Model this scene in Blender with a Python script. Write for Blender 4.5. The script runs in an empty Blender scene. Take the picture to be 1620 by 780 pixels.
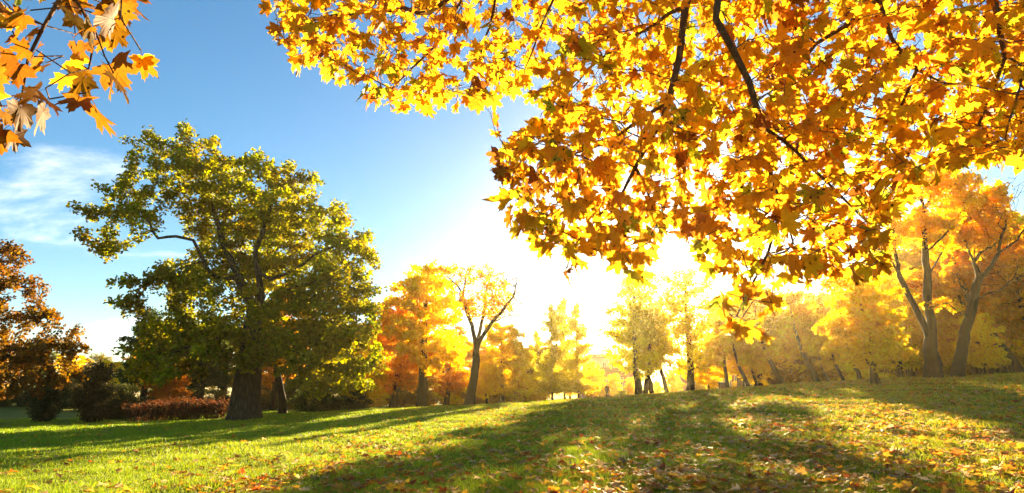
import bpy, math, random
import numpy as np
from mathutils import Vector

R = math.radians
rng = np.random.default_rng(7)
random.seed(7)
scene = bpy.context.scene
col = scene.collection

# ------------------------------------------------------------------ camera
EYE = 1.3
FPX, CX, CY = 900.0, 810.0, 390.0           # focal length and centre, in photograph pixels
PITCH = math.atan(235.0 / FPX)
cam_d = bpy.data.cameras.new('camera')
cam_d.sensor_width = 36.0
cam_d.lens = 36.0 * FPX / 1620.0
cam_d.clip_start = 0.05
cam_d.clip_end = 3000
cam = bpy.data.objects.new('camera', cam_d)
col.objects.link(cam)
cam.location = (0, 0, EYE)
cam.rotation_euler = (math.pi / 2 + PITCH, 0, 0)
scene.camera = cam
SP, CP = math.sin(PITCH), math.cos(PITCH)


def at(px, py, d):
    """World point at forward distance d that is seen at photograph pixel (px, py)."""
    u, v = (px - CX) / FPX, (CY - py) / FPX
    t = d / (CP - v * SP)
    return np.array([u * t, d, EYE + t * (SP + v * CP)])


def ppm(py, d):
    """photograph pixels per metre at that place"""
    v = (CY - py) / FPX
    return FPX / (d / (CP - v * SP))


# ------------------------------------------------------------------ sky, sun, exposure
SUN_EL, SUN_AZ = R(12.95), R(16.5)          # azimuth to the right of straight ahead
SUN_DIR = Vector((math.sin(SUN_AZ) * math.cos(SUN_EL), math.cos(SUN_AZ) * math.cos(SUN_EL), math.sin(SUN_EL)))
world = bpy.data.worlds.new('World')
scene.world = world
world.use_nodes = True
wt = world.node_tree
wt.nodes.clear()


def N(tree, typ, **kw):
    n = tree.nodes.new(typ)
    for k, v in kw.items():
        if k.startswith('i_'):
            key = k[2:]
            n.inputs[int(key) if key.isdigit() else key].default_value = v
        else:
            setattr(n, k, v)
    return n


def math_node(tree, op, a, b=None, c=None, clamp=False):
    n = tree.nodes.new('ShaderNodeMath')
    n.operation = op
    n.use_clamp = clamp
    for i, x in enumerate((a, b, c)):
        if x is None:
            continue
        if isinstance(x, (int, float)):
            n.inputs[i].default_value = x
        else:
            tree.links.new(x, n.inputs[i])
    return n.outputs[0]


def mixc(tree, fac, a, b, blend='MIX'):
    n = tree.nodes.new('ShaderNodeMix')
    n.data_type = 'RGBA'
    n.blend_type = blend
    for sock, x in ((n.inputs[0], fac), (n.inputs[6], a), (n.inputs[7], b)):
        if isinstance(x, (int, float)):
            sock.default_value = x
        elif isinstance(x, tuple):
            sock.default_value = x if len(x) == 4 else (*x, 1)
        else:
            tree.links.new(x, sock)
    return n.outputs[2]


sky = N(wt, 'ShaderNodeTexSky', sky_type='NISHITA', sun_disc=False, sun_elevation=SUN_EL, sun_rotation=SUN_AZ,
        altitude=0, air_density=1.0, dust_density=0.25, ozone_density=2.0)
tc = N(wt, 'ShaderNodeTexCoord')
dotn = N(wt, 'ShaderNodeVectorMath', operation='DOT_PRODUCT')
wt.links.new(tc.outputs['Generated'], dotn.inputs[0])
dotn.inputs[1].default_value = SUN_DIR
ang = math_node(wt, 'ARCCOSINE', math_node(wt, 'MINIMUM', dotn.outputs['Value'], 0.999999))
# high thin cloud: stretched noise on the sky vault
sep = N(wt, 'ShaderNodeSeparateXYZ')
wt.links.new(tc.outputs['Generated'], sep.inputs[0])
zz = math_node(wt, 'MAXIMUM', sep.outputs['Z'], 0.03)
comb = N(wt, 'ShaderNodeCombineXYZ')
wt.links.new(math_node(wt, 'DIVIDE', sep.outputs['X'], math_node(wt, 'ADD', zz, 0.12)), comb.inputs[0])
wt.links.new(math_node(wt, 'DIVIDE', sep.outputs['Y'], math_node(wt, 'ADD', zz, 0.12)), comb.inputs[1])
cmap = N(wt, 'ShaderNodeMapping', i_Location=(3.91, -0.036, 0), i_Rotation=(0, 0, R(12)), i_Scale=(0.55, 1.0, 1))
wt.links.new(comb.outputs[0], cmap.inputs[0])
cn = N(wt, 'ShaderNodeTexNoise', i_Scale=0.9, i_Detail=7.0, i_Roughness=0.62, i_Distortion=0.35)
wt.links.new(cmap.outputs[0], cn.inputs['Vector'])
cr = N(wt, 'ShaderNodeMapRange', interpolation_type='SMOOTHSTEP')
cr.inputs[1].default_value, cr.inputs[2].default_value = 0.56, 0.80
wt.links.new(cn.outputs['Fac'], cr.inputs[0])
cloud = math_node(wt, 'MULTIPLY', cr.outputs[0], 0.85)
SKY_K = 0.06
bg1 = N(wt, 'ShaderNodeBackground', i_Strength=SKY_K)
hs = N(wt, 'ShaderNodeHueSaturation', i_Hue=0.495, i_Saturation=1.24, i_Value=0.63)
wt.links.new(sky.outputs[0], hs.inputs['Color'])
wt.links.new(mixc(wt, cloud, hs.outputs[0], (8.0, 7.6, 7.2)), bg1.inputs['Color'])
# the sun itself and the bright air round it
core = N(wt, 'ShaderNodeMapRange', interpolation_type='SMOOTHSTEP')
core.inputs[1].default_value, core.inputs[2].default_value = R(1.25), R(0.75)
wt.links.new(ang, core.inputs[0])
g1 = math_node(wt, 'MULTIPLY', math_node(wt, 'EXPONENT', math_node(wt, 'MULTIPLY', ang, -1 / R(2.2))), 0.8)
g2 = math_node(wt, 'MULTIPLY', math_node(wt, 'EXPONENT', math_node(wt, 'MULTIPLY', ang, -1 / R(8.0))), 0.06)
gs = math_node(wt, 'ADD', math_node(wt, 'ADD', g1, g2), math_node(wt, 'MULTIPLY', core.outputs[0], 30.0))
bg2 = N(wt, 'ShaderNodeBackground', i_Color=(1.0, 0.86, 0.62, 1))
wt.links.new(gs, bg2.inputs['Strength'])
addw = N(wt, 'ShaderNodeAddShader')
wt.links.new(bg1.outputs[0], addw.inputs[0])
wt.links.new(bg2.outputs[0], addw.inputs[1])
wo = N(wt, 'ShaderNodeOutputWorld')
wt.links.new(addw.outputs[0], wo.inputs['Surface'])
world.cycles.sampling_method = 'MANUAL'
world.cycles.sample_map_resolution = 1024

sun_d = bpy.data.lights.new('sun', 'SUN')
sun_d.energy = 5.0
sun_d.angle = R(0.53)
sun_d.color = (1.0, 0.76, 0.40)
sun = bpy.data.objects.new('sun', sun_d)
col.objects.link(sun)
sun.rotation_euler = (-SUN_DIR).to_track_quat('-Z', 'Y').to_euler()
sun.location = (0, 0, 60)

scene.view_settings.view_transform = 'Standard'
scene.view_settings.look = 'None'
scene.view_settings.exposure = 2.65
scene.view_settings.gamma = 1.0
scene.view_settings.use_curve_mapping = False
HAZE_DENSITY, HAZE_G = 0.00032, 0.8

scene.render.engine = 'CYCLES'
c = scene.cycles
c.max_bounces = 9
c.diffuse_bounces = 8
c.glossy_bounces = 2
c.transmission_bounces = 8
c.volume_bounces = 0
c.transparent_max_bounces = 4
c.caustics_reflective = False
c.caustics_refractive = False
c.use_adaptive_sampling = True
c.adaptive_threshold = 0.02
c.use_denoising = True
try:
    c.denoiser = 'OPENIMAGEDENOISE'
except Exception:
    pass


# ------------------------------------------------------------------ helpers: objects
def mesh_np(name, V, faces_flat, sizes, attr=None, uv=None, smooth=False, extra=None):
    """Mesh from flat numpy arrays; attr is an optional per-point (n,3) colour 'Col'."""
    me = bpy.data.meshes.new(name)
    V = np.asarray(V, np.float32)
    faces_flat = np.asarray(faces_flat, np.int32)
    sizes = np.asarray(sizes, np.int32)
    me.vertices.add(len(V))
    me.vertices.foreach_set('co', V.ravel())
    me.loops.add(len(faces_flat))
    me.loops.foreach_set('vertex_index', faces_flat)
    me.polygons.add(len(sizes))
    me.polygons.foreach_set('loop_start', np.concatenate([[0], np.cumsum(sizes)[:-1]]).astype(np.int32))
    me.polygons.foreach_set('loop_total', sizes)
    if smooth:
        me.polygons.foreach_set('use_smooth', np.ones(len(sizes), bool))
    if attr is not None:
        a = me.attributes.new('Col', 'FLOAT_COLOR', 'POINT')
        rgba = np.ones((len(V), 4), np.float32)
        rgba[:, :3] = attr
        a.data.foreach_set('color', rgba.ravel())
    if extra is not None:
        a = me.attributes.new('Aux', 'FLOAT_COLOR', 'POINT')
        rgba = np.ones((len(V), 4), np.float32)
        rgba[:, :extra.shape[1]] = extra
        a.data.foreach_set('color', rgba.ravel())
    me.update(calc_edges=True)
    return me


def obj(name, me, mat=None, parent=None, loc=None, color=None):
    o = bpy.data.objects.new(name, me)
    col.objects.link(o)
    if mat is not None and me is not None and not me.materials:
        me.materials.append(mat)
    if parent is not None:
        o.parent = parent
    if loc is not None:
        o.location = loc
    if color is not None:
        o.color = (*color, 1)
    return o


def empty(name, loc, rz=0.0):
    o = bpy.data.objects.new(name, None)
    o.empty_display_size = 0.3
    col.objects.link(o)
    o.location = loc
    o.rotation_euler = (0, 0, rz)
    return o


def tag(o, label=None, cat=None, group=None, kind=None):
    if label:
        o['label'] = label
    if cat:
        o['category'] = cat
    if group:
        o['group'] = group
    if kind:
        o['kind'] = kind
    return o


def boxes(name, lst, mat, parent=None):
    """lst of (x0,y0,z0,x1,y1,z1) joined into one mesh."""
    V, F = [], []
    for (x0, y0, z0, x1, y1, z1) in lst:
        b = len(V)
        V += [(x0, y0, z0), (x1, y0, z0), (x1, y1, z0), (x0, y1, z0), (x0, y0, z1), (x1, y0, z1), (x1, y1, z1), (x0, y1, z1)]
        F += [tuple(b + i for i in f) for f in ((0, 3, 2, 1), (4, 5, 6, 7), (0, 1, 5, 4), (1, 2, 6, 5), (2, 3, 7, 6), (3, 0, 4, 7))]
    me = bpy.data.meshes.new(name)
    me.from_pydata(V, [], F)
    return obj(name, me, mat, parent)


# ------------------------------------------------------------------ materials
def new_mat(name):
    m = bpy.data.materials.new(name)
    m.use_nodes = True
    m.node_tree.nodes.clear()
    return m, m.node_tree


def out(t, sh):
    o = N(t, 'ShaderNodeOutputMaterial')
    t.links.new(sh, o.inputs['Surface'])


def leafy(t, color, trans_color, trans, rough=0.55, spec=0.25, normal=None):
    p = N(t, 'ShaderNodeBsdfPrincipled', i_Roughness=rough)
    p.inputs['Specular IOR Level'].default_value = spec
    tr = N(t, 'ShaderNodeBsdfTranslucent')
    t.links.new(color, p.inputs['Base Color'])
    t.links.new(trans_color, tr.inputs['Color'])
    if normal is not None:
        t.links.new(normal, p.inputs['Normal'])
    mx = N(t, 'ShaderNodeMixShader')
    mx.inputs[0].default_value = trans
    t.links.new(p.outputs[0], mx.inputs[1])
    t.links.new(tr.outputs[0], mx.inputs[2])
    out(t, mx.outputs[0])


def crown_material(name, trans=0.5):
    """leaf hue = object colour; per-leaf variation in 'Col' (R hue, G value, B saturation)."""
    m, t = new_mat(name)
    oi = N(t, 'ShaderNodeObjectInfo')
    a = N(t, 'ShaderNodeAttribute', attribute_name='Col')
    s = N(t, 'ShaderNodeSeparateColor')
    t.links.new(a.outputs['Color'], s.inputs[0])
    h = N(t, 'ShaderNodeHueSaturation')
    t.links.new(oi.outputs['Color'], h.inputs['Color'])
    t.links.new(s.outputs[0], h.inputs['Hue'])
    t.links.new(s.outputs[1], h.inputs['Value'])
    t.links.new(s.outputs[2], h.inputs['Saturation'])
    h2 = N(t, 'ShaderNodeHueSaturation', i_Saturation=1.12, i_Value=1.25)
    t.links.new(h.outputs[0], h2.inputs['Color'])
    leafy(t, h.outputs[0], h2.outputs[0], trans, 0.6, 0.2)
    return m


def bark_material(name, c0, c1, scale=6.0, bump=0.6):
    m, t = new_mat(name)
    g = N(t, 'ShaderNodeTexCoord')
    mp = N(t, 'ShaderNodeMapping', i_Scale=(1, 1, 0.22))
    t.links.new(g.outputs['Object'], mp.inputs[0])
    n = N(t, 'ShaderNodeTexNoise', i_Scale=scale, i_Detail=6.0, i_Roughness=0.65, i_Distortion=0.4)
    t.links.new(mp.outputs[0], n.inputs['Vector'])
    v = N(t, 'ShaderNodeTexVoronoi', feature='DISTANCE_TO_EDGE', i_Scale=scale * 1.3)
    t.links.new(mp.outputs[0], v.inputs['Vector'])
    e = math_node(t, 'MULTIPLY', v.outputs['Distance'], 3.0, clamp=True)
    f = math_node(t, 'MULTIPLY', n.outputs['Fac'], e)
    p = N(t, 'ShaderNodeBsdfPrincipled', i_Roughness=0.9)
    p.inputs['Specular IOR Level'].default_value = 0.15
    t.links.new(mixc(t, f, c0, c1), p.inputs['Base Color'])
    b = N(t, 'ShaderNodeBump', i_Strength=bump, i_Distance=0.05)
    t.links.new(f, b.inputs['Height'])
    t.links.new(b.outputs[0], p.inputs['Normal'])
    out(t, p.outputs[0])
    return m


def plain_material(name, c0, rough=0.8, var=0.15, scale=3.0, bump=0.0):
    m, t = new_mat(name)
    g = N(t, 'ShaderNodeTexCoord')
    n = N(t, 'ShaderNodeTexNoise', i_Scale=scale, i_Detail=5.0)
    t.links.new(g.outputs['Object'], n.inputs['Vector'])
    p = N(t, 'ShaderNodeBsdfPrincipled', i_Roughness=rough)
    t.links.new(mixc(t, n.outputs['Fac'], tuple(x * (1 - var) for x in c0), tuple(min(1, x * (1 + var)) for x in c0)), p.inputs['Base Color'])
    if bump:
        b = N(t, 'ShaderNodeBump', i_Strength=bump, i_Distance=0.02)
        t.links.new(n.outputs['Fac'], b.inputs['Height'])
        t.links.new(b.outputs[0], p.inputs['Normal'])
    out(t, p.outputs[0])
    return m


M_CROWN = crown_material('foliage', 0.68)
M_BARK_OAK = bark_material('oak_bark', (0.028, 0.02, 0.013), (0.15, 0.105, 0.065), 5.0, 0.9)
M_BARK = bark_material('tree_bark', (0.018, 0.011, 0.006), (0.09, 0.055, 0.03), 7.0)
M_BARK_GREY = bark_material('smooth_bark', (0.02, 0.01, 0.005), (0.10, 0.05, 0.022), 5.0, 0.8)
M_BARK_MAPLE = bark_material('maple_bark', (0.09, 0.05, 0.03), (0.26, 0.15, 0.085), 22.0, 0.3)


def maple_leaf_material():
    """'Col' = leaf colour, 'Aux' = (vein, leaf u, leaf v)."""
    m, t = new_mat('maple_leaf')
    a = N(t, 'ShaderNodeAttribute', attribute_name='Col')
    x = N(t, 'ShaderNodeAttribute', attribute_name='Aux')
    s = N(t, 'ShaderNodeSeparateColor')
    t.links.new(x.outputs['Color'], s.inputs[0])
    uvw = N(t, 'ShaderNodeCombineXYZ')
    t.links.new(s.outputs[1], uvw.inputs[0])
    t.links.new(s.outputs[2], uvw.inputs[1])
    n = N(t, 'ShaderNodeTexNoise', i_Scale=2.6, i_Detail=5.0, i_Roughness=0.6)
    t.links.new(uvw.outputs[0], n.inputs['Vector'])
    blotch = N(t, 'ShaderNodeMapRange')
    blotch.inputs[1].default_value, blotch.inputs[2].default_value = 0.42, 0.72
    t.links.new(n.outputs['Fac'], blotch.inputs[0])
    hue = N(t, 'ShaderNodeHueSaturation', i_Hue=0.48, i_Value=0.75)
    t.links.new(a.outputs['Color'], hue.inputs['Color'])
    c1 = mixc(t, math_node(t, 'MULTIPLY', blotch.outputs[0], 0.7), a.outputs['Color'], hue.outputs[0])
    vein = N(t, 'ShaderNodeMapRange', interpolation_type='SMOOTHSTEP')
    vein.inputs[1].default_value, vein.inputs[2].default_value = 0.86, 0.98
    t.links.new(s.outputs[0], vein.inputs[0])
    c2 = mixc(t, math_node(t, 'MULTIPLY', vein.outputs[0], 0.55), c1, (0.16, 0.085, 0.02))
    # black tar spots
    v = N(t, 'ShaderNodeTexVoronoi', voronoi_dimensions='2D', i_Scale=2.6, i_Randomness=1.0)
    t.links.new(uvw.outputs[0], v.inputs['Vector'])
    sc = N(t, 'ShaderNodeSeparateColor')
    t.links.new(v.outputs['Color'], sc.inputs[0])
    rad = math_node(t, 'MULTIPLY', math_node(t, 'SUBTRACT', sc.outputs[0], 0.5), 0.42)
    spot = math_node(t, 'LESS_THAN', v.outputs['Distance'], rad)
    c3 = mixc(t, math_node(t, 'MULTIPLY', spot, 0.93), c2, (0.012, 0.007, 0.004))
    fine = N(t, 'ShaderNodeTexNoise', i_Scale=22.0, i_Detail=2.0)
    t.links.new(uvw.outputs[0], fine.inputs['Vector'])
    fr = N(t, 'ShaderNodeMapRange')
    fr.inputs[1].default_value, fr.inputs[2].default_value = 0.63, 0.72
    t.links.new(fine.outputs['Fac'], fr.inputs[0])
    c4 = mixc(t, math_node(t, 'MULTIPLY', math_node(t, 'MULTIPLY', fr.outputs[0], blotch.outputs[0]), 0.7), c3, (0.06, 0.025, 0.008))
    b = N(t, 'ShaderNodeBump', i_Strength=0.35, i_Distance=0.004)
    t.links.new(s.outputs[0], b.inputs['Height'])
    h5 = N(t, 'ShaderNodeHueSaturation', i_Saturation=1.0, i_Value=1.2)
    t.links.new(c4, h5.inputs['Color'])
    leafy(t, c4, h5.outputs[0], 0.72, 0.5, 0.2, b.outputs[0])
    return m


M_MAPLE = maple_leaf_material()


def grass_material():
    m, t = new_mat('grass_blade')
    a = N(t, 'ShaderNodeAttribute', attribute_name='Col')
    leafy(t, a.outputs['Color'], a.outputs['Color'], 0.5, 0.5, 0.25)
    return m


M_GRASS = grass_material()


def ground_material():
    m, t = new_mat('lawn')
    g = N(t, 'ShaderNodeTexCoord')
    n1 = N(t, 'ShaderNodeTexNoise', i_Scale=0.35, i_Detail=6.0, i_Roughness=0.6)
    n2 = N(t, 'ShaderNodeTexNoise', i_Scale=9.0, i_Detail=6.0, i_Roughness=0.7)
    n3 = N(t, 'ShaderNodeTexNoise', i_Scale=60.0, i_Detail=3.0)
    for n in (n1, n2, n3):
        t.links.new(g.outputs['Object'], n.inputs['Vector'])
    c1 = mixc(t, n2.outputs['Fac'], (0.07, 0.09, 0.008), (0.22, 0.24, 0.016))
    r = N(t, 'ShaderNodeMapRange')
    r.inputs[1].default_value, r.inputs[2].default_value = 0.45, 0.7
    t.links.new(n1.outputs['Fac'], r.inputs[0])
    c2 = mixc(t, math_node(t, 'MULTIPLY', r.outputs[0], 0.55), c1, (0.16, 0.11, 0.035))
    p = N(t, 'ShaderNodeBsdfPrincipled', i_Roughness=0.95)
    p.inputs['Specular IOR Level'].default_value = 0.1
    t.links.new(c2, p.inputs['Base Color'])
    b = N(t, 'ShaderNodeBump', i_Strength=0.9, i_Distance=0.06)
    t.links.new(math_node(t, 'ADD', n2.outputs['Fac'], n3.outputs['Fac']), b.inputs['Height'])
    t.links.new(b.outputs[0], p.inputs['Normal'])
    out(t, p.outputs[0])
    return m


# ------------------------------------------------------------------ the ground
GC = []                                       # height controls (x, y, z)
for px, py, d in ((385, 664, 36), (10, 671, 40), (200, 670, 40), (560, 650, 40), (742, 642, 47), (667, 645, 50), (890, 636, 62),
                  (960, 632, 66), (1093, 626, 60), (1010, 630, 62), (1180, 620, 52), (1290, 606, 40), (1378, 607, 27), (1477, 601, 30),
                  (1620, 591, 32), (820, 668, 24), (1200, 660, 18)):
    GC.append(at(px, py, d))
GC += [np.array(p, float) for p in ((0, 0, 0), (-8, 8, -0.12), (8, 8, 0.25), (0, 9, 0.04), (-14, 18, -0.25), (-6, -12, 0), (8, -12, 0.3),
                                    (16, 6, 0.6), (-18, 4, -0.3), (30, 14, 1.7), (-40, 20, -0.6), (0, 95, 0.3), (45, 90, 1.0), (-45, 80, -0.3))]
GC = np.array(GC)
_d = np.linalg.norm(GC[:, None, :2] - GC[None, :, :2], axis=2)
_K = np.where(_d > 0, _d ** 2 * np.log(np.maximum(_d, 1e-9)), 0) + np.eye(len(GC)) * 40.0
_P = np.hstack([np.ones((len(GC), 1)), GC[:, :2]])
_A = np.block([[_K, _P], [_P.T, np.zeros((3, 3))]])
_W = np.linalg.solve(_A, np.concatenate([GC[:, 2], np.zeros(3)]))


def ground_z(x, y):
    x = np.atleast_1d(np.asarray(x, float))
    y = np.atleast_1d(np.asarray(y, float))
    z = _W[-3] + _W[-2] * x + _W[-1] * y
    for w, (gx, gy, _) in zip(_W, GC):
        d2 = (x - gx) ** 2 + (y - gy) ** 2
        z = z + w * 0.5 * d2 * np.log(np.maximum(d2, 1e-9))
    z = np.clip(z, -1.6, 3.4)
    r = np.hypot(x, y - 30)
    k = np.clip((r - 55) / 40, 0, 1)
    k = k * k * (3 - 2 * k)
    z = z * (1 - k) + 0.6 * k
    return z + 0.025 * np.sin(x * 1.3 + 0.7 * np.sin(y)) * np.cos(y * 1.1) + 0.02 * np.sin(x * 3.1 + y * 2.3)


def gz(x, y):
    return float(ground_z(x, y)[0])


def build_ground():
    na = 288
    rs = [0.0]
    r = 0.5
    while r < 230:
        rs.append(r)
        r *= 1.035
        r += 0.03
    th = np.linspace(0, 2 * np.pi, na, endpoint=False)
    rr = np.array(rs[1:])
    X = (rr[:, None] * np.cos(th)).ravel()
    Y = (rr[:, None] * np.sin(th)).ravel()
    V = np.column_stack([X, Y, ground_z(X, Y)])
    V = np.vstack([[0, 0, gz(0, 0)], V])
    i = np.arange(na)
    j = (i + 1) % na
    tri = np.column_stack([np.zeros(na, int), 1 + i, 1 + j])
    q = [np.column_stack([1 + k * na + i, 1 + (k + 1) * na + i, 1 + (k + 1) * na + j, 1 + k * na + j]) for k in range(len(rr) - 1)]
    q = np.vstack(q)
    me = mesh_np('ground', V, np.concatenate([tri.ravel(), q.ravel()]), [3] * len(tri) + [4] * len(q), smooth=True)
    o = obj('ground', me, ground_material())
    tag(o, 'wide park lawn rising gently towards the trees', None, None, 'structure')


build_ground()


# ------------------------------------------------------------------ tree growing
def colonize(att, nodes, parents, step, di, dk, iters=120, jitter=0.12, up=0.05, r=rng):
    """Space colonisation: grows the skeleton (nodes, parents) towards the attraction points."""
    nodes = [np.asarray(n, float) for n in nodes]
    parents = list(parents)
    att = np.asarray(att, float)
    P = np.array(nodes)
    d = np.full(len(att), 1e9)
    near = np.zeros(len(att), int)

    def update(idx0, idx1):
        nonlocal d, near
        if not len(att) or idx1 <= idx0:
            return
        Q = P[idx0:idx1]
        dd = np.linalg.norm(att[:, None] - Q[None], axis=2)
        k = dd.argmin(1)
        m = dd[np.arange(len(att)), k]
        b = m < d
        d = np.where(b, m, d)
        near = np.where(b, k + idx0, near)
    update(0, len(P))
    for it in range(iters):
        keep = d > dk
        att, d, near = att[keep], d[keep], near[keep]
        if not len(att):
            break
        act = d < di
        if not act.any():
            i = d.argmin()
            act[i] = True
        ids = near[act]
        vec = (att[act] - P[ids]) / d[act][:, None]
        uniq, inv = np.unique(ids, return_inverse=True)
        acc = np.zeros((len(uniq), 3))
        np.add.at(acc, inv, vec)
        ln = np.linalg.norm(acc, axis=1)
        acc /= np.maximum(ln, 1e-6)[:, None]
        acc += r.normal(0, jitter, acc.shape)
        acc[:, 2] += up
        acc /= np.linalg.norm(acc, axis=1)[:, None]
        new = P[uniq] + acc * step
        # do not stack a new node on one that is already there
        dd = np.linalg.norm(new[:, None] - P[None, -min(len(P), 1500):], axis=2).min(1)
        ok = dd > step * 0.45
        if not ok.any():
            stuck = np.isin(near, uniq) & act
            att, d, near = att[~stuck], d[~stuck], near[~stuck]
            continue
        bad = uniq[~ok]
        if len(bad):
            m = np.isin(near, bad) & act & (r.random(len(near)) < 0.5)
            att, d, near = att[~m], d[~m], near[~m]
        i0 = len(P)
        P = np.vstack([P, new[ok]])
        parents += list(uniq[ok])
        update(i0, len(P))
    return P, np.array(parents)


def radii(P, parents, tip, expo=2.3, base=None, taper=0.55):
    n = len(P)
    s = np.zeros(n)
    has = np.zeros(n, bool)
    has[parents[parents >= 0]] = True
    s[~has] = tip ** expo
    order = np.arange(n)[::-1]
    for i in order:
        p = parents[i]
        if p >= 0:
            s[p] += s[i] if s[i] > 0 else tip ** expo
    r = s ** (1 / expo)
    if base is not None:                      # keep tips, stretch to the wanted trunk radius
        k = math.log(base / tip) / math.log(max(r[0] / tip, 1.01))
        r = tip * (r / tip) ** k
    # limbs also thin out along their own length
    plen = np.zeros(n)
    for i in range(n):
        p = parents[i]
        if p >= 0:
            plen[i] = plen[p] + np.linalg.norm(P[i] - P[p])
    r = np.maximum(r * (1 - taper * plen / max(plen.max(), 1e-6)), tip * 0.8)
    return r, has


def tubes(P, parents, rad, min_r=0.0, flare=0.0, base_z=None, wob=0.0, r=rng):
    """Tube mesh along every chain of the skeleton."""
    n = len(P)
    kids = [[] for _ in range(n)]
    for i, p in enumerate(parents):
        if p >= 0:
            kids[p].append(i)
    V, F, S = [], [], []
    nv = 0
    starts = [i for i in range(n) if parents[i] < 0]
    todo = [(s, None) for s in starts]
    while todo:
        s, prev = todo.pop()
        chain = [s] if prev is None else [prev, s]
        cur = s
        while kids[cur]:
            ks = sorted(kids[cur], key=lambda k: -rad[k])
            for k in ks[1:]:
                if rad[k] >= min_r:
                    todo.append((k, cur))
            if rad[ks[0]] < min_r:
                break
            cur = ks[0]
            chain.append(cur)
        if len(chain) < 2:
            continue
        rr = rad[chain].copy()
        if prev is not None:
            rr[0] = min(rr[0], rr[1] * 1.25)
        pts = P[chain]
        m = 12 if rr.max() > 0.3 else 8 if rr.max() > 0.12 else 5 if rr.max() > 0.03 else 4 if rr.max() > 0.008 else 3
        tan = np.gradient(pts, axis=0)
        tan /= np.maximum(np.linalg.norm(tan, axis=1), 1e-9)[:, None]
        ref = np.array([1.0, 0.1, 0.0]) if abs(tan[0][2]) > 0.7 else np.array([0, 0.1, 1.0])
        a = np.linspace(0, 2 * np.pi, m, endpoint=False)
        wph = r.random(3) * 6.28
        for k in range(len(chain)):
            u = ref - tan[k] * ref.dot(tan[k])
            u /= max(np.linalg.norm(u), 1e-9)
            w = np.cross(tan[k], u)
            ref = u
            q = rr[k]
            prof = np.ones(m)
            if flare and base_z is not None:
                h = max(pts[k][2] - base_z, 0)
                e = math.exp(-h / (flare * 1.1))
                prof = prof + e * (0.45 + 0.28 * np.cos(a * 5 + wph[0]) + 0.15 * np.cos(a * 3 + wph[1]))
            if wob:
                prof = prof + wob * np.cos(a * 3 + wph[2] + k * 0.6) + wob * 0.7 * np.cos(a * 5 + k)
            V.append(pts[k] + (np.cos(a) * q * prof)[:, None] * u + (np.sin(a) * q * prof)[:, None] * w)
        i = np.arange(m)
        j = (i + 1) % m
        for k in range(len(chain) - 1):
            b0, b1 = nv + k * m, nv + (k + 1) * m
            F.append(np.column_stack([b0 + i, b0 + j, b1 + j, b1 + i]).ravel())
            S += [4] * m
        F.append(nv + (len(chain) - 1) * m + i)
        S.append(m)
        nv += len(chain) * m
    return np.vstack(V), np.concatenate(F), S


def unit(n, r=rng):
    v = r.normal(size=(n, 3))
    return v / np.linalg.norm(v, axis=1)[:, None]


def foliage_mesh(name, centers, size, hue=(0.5, 0.02), val=(1.0, 0.25), clump=0.9, flat=0.5, r=rng, shape=1.6):
    """Small bent leaf-shaped faces at the centres."""
    n = len(centers)
    s = size * r.uniform(0.65, 1.35, n)
    nrm = unit(n, r) + np.array([0, 0, flat])
    nrm /= np.linalg.norm(nrm, axis=1)[:, None]
    d = unit(n, r)
    d -= nrm * (d * nrm).sum(1)[:, None]
    d /= np.linalg.norm(d, axis=1)[:, None]
    w = np.cross(nrm, d)
    L, W = s[:, None], (s / shape)[:, None]
    fold = (s * r.uniform(0.05, 0.35, n))[:, None] * nrm
    v0 = centers - d * L * 0.5
    v1 = centers - d * L * 0.05 + w * W * 0.5 + fold
    v2 = centers + d * L * 0.5
    v3 = centers - d * L * 0.05 - w * W * 0.5 + fold
    V = np.stack([v0, v1, v2, v3], 1).reshape(-1, 3)
    F = np.arange(n * 4)
    # slow drift of leaf colour through the crown, plus leaf-to-leaf scatter
    ph = r.random((4, 3)) * 6.28
    fr = r.normal(size=(4, 3)) * clump
    drift = sum(np.sin(centers @ fr[k] + ph[k][0]) for k in range(4)) / 2.8
    H = hue[0] + hue[1] * (drift * 0.9 + r.normal(0, 0.7, n))
    Vv = np.clip(val[0] + val[1] * (0.5 * drift + r.normal(0, 0.7, n)), 0.3, 1.9)
    Sa = np.clip(1.0 + r.normal(0, 0.06, n), 0.7, 1.2)
    A = np.repeat(np.column_stack([np.clip(H, 0.3, 0.7), Vv, Sa]), 4, 0)
    return mesh_np(name, V, F, np.full(n, 4), attr=A)


def in_lobes(lobes, n, r=rng, shell=0.35):
    """Points in a union of ellipsoids (cx,cy,cz,rx,ry,rz), fuller towards the outside."""
    lob = np.array(lobes, float)
    vol = np.prod(lob[:, 3:6], axis=1) ** 0.85
    k = r.choice(len(lob), n, p=vol / vol.sum())
    u = unit(n, r)
    rad = r.random(n) ** shell
    return lob[k, :3] + u * rad[:, None] * lob[k, 3:6]


def polyline(nodes, parents, start, pts, step):
    """Append a hand-drawn limb (resampled) that leaves the skeleton at node index start; returns the last index."""
    cur = start
    p = np.asarray(nodes[start], float) if start >= 0 else None
    for q in pts:
        q = np.asarray(q, float)
        if p is None:
            nodes.append(q)
            parents.append(-1)
            cur = len(nodes) - 1
            p = q
            continue
        n = max(1, int(np.linalg.norm(q - p) / step))
        for k in range(1, n + 1):
            w = p + (q - p) * k / n
            if k < n:
                w = w + rng.normal(0, step * 0.07, 3)
            nodes.append(w)
            parents.append(cur)
            cur = len(nodes) - 1
        p = q
    return cur


def nearest(nodes, p):
    P = np.array(nodes)
    return int(np.linalg.norm(P - np.asarray(p), axis=1).argmin())


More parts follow.
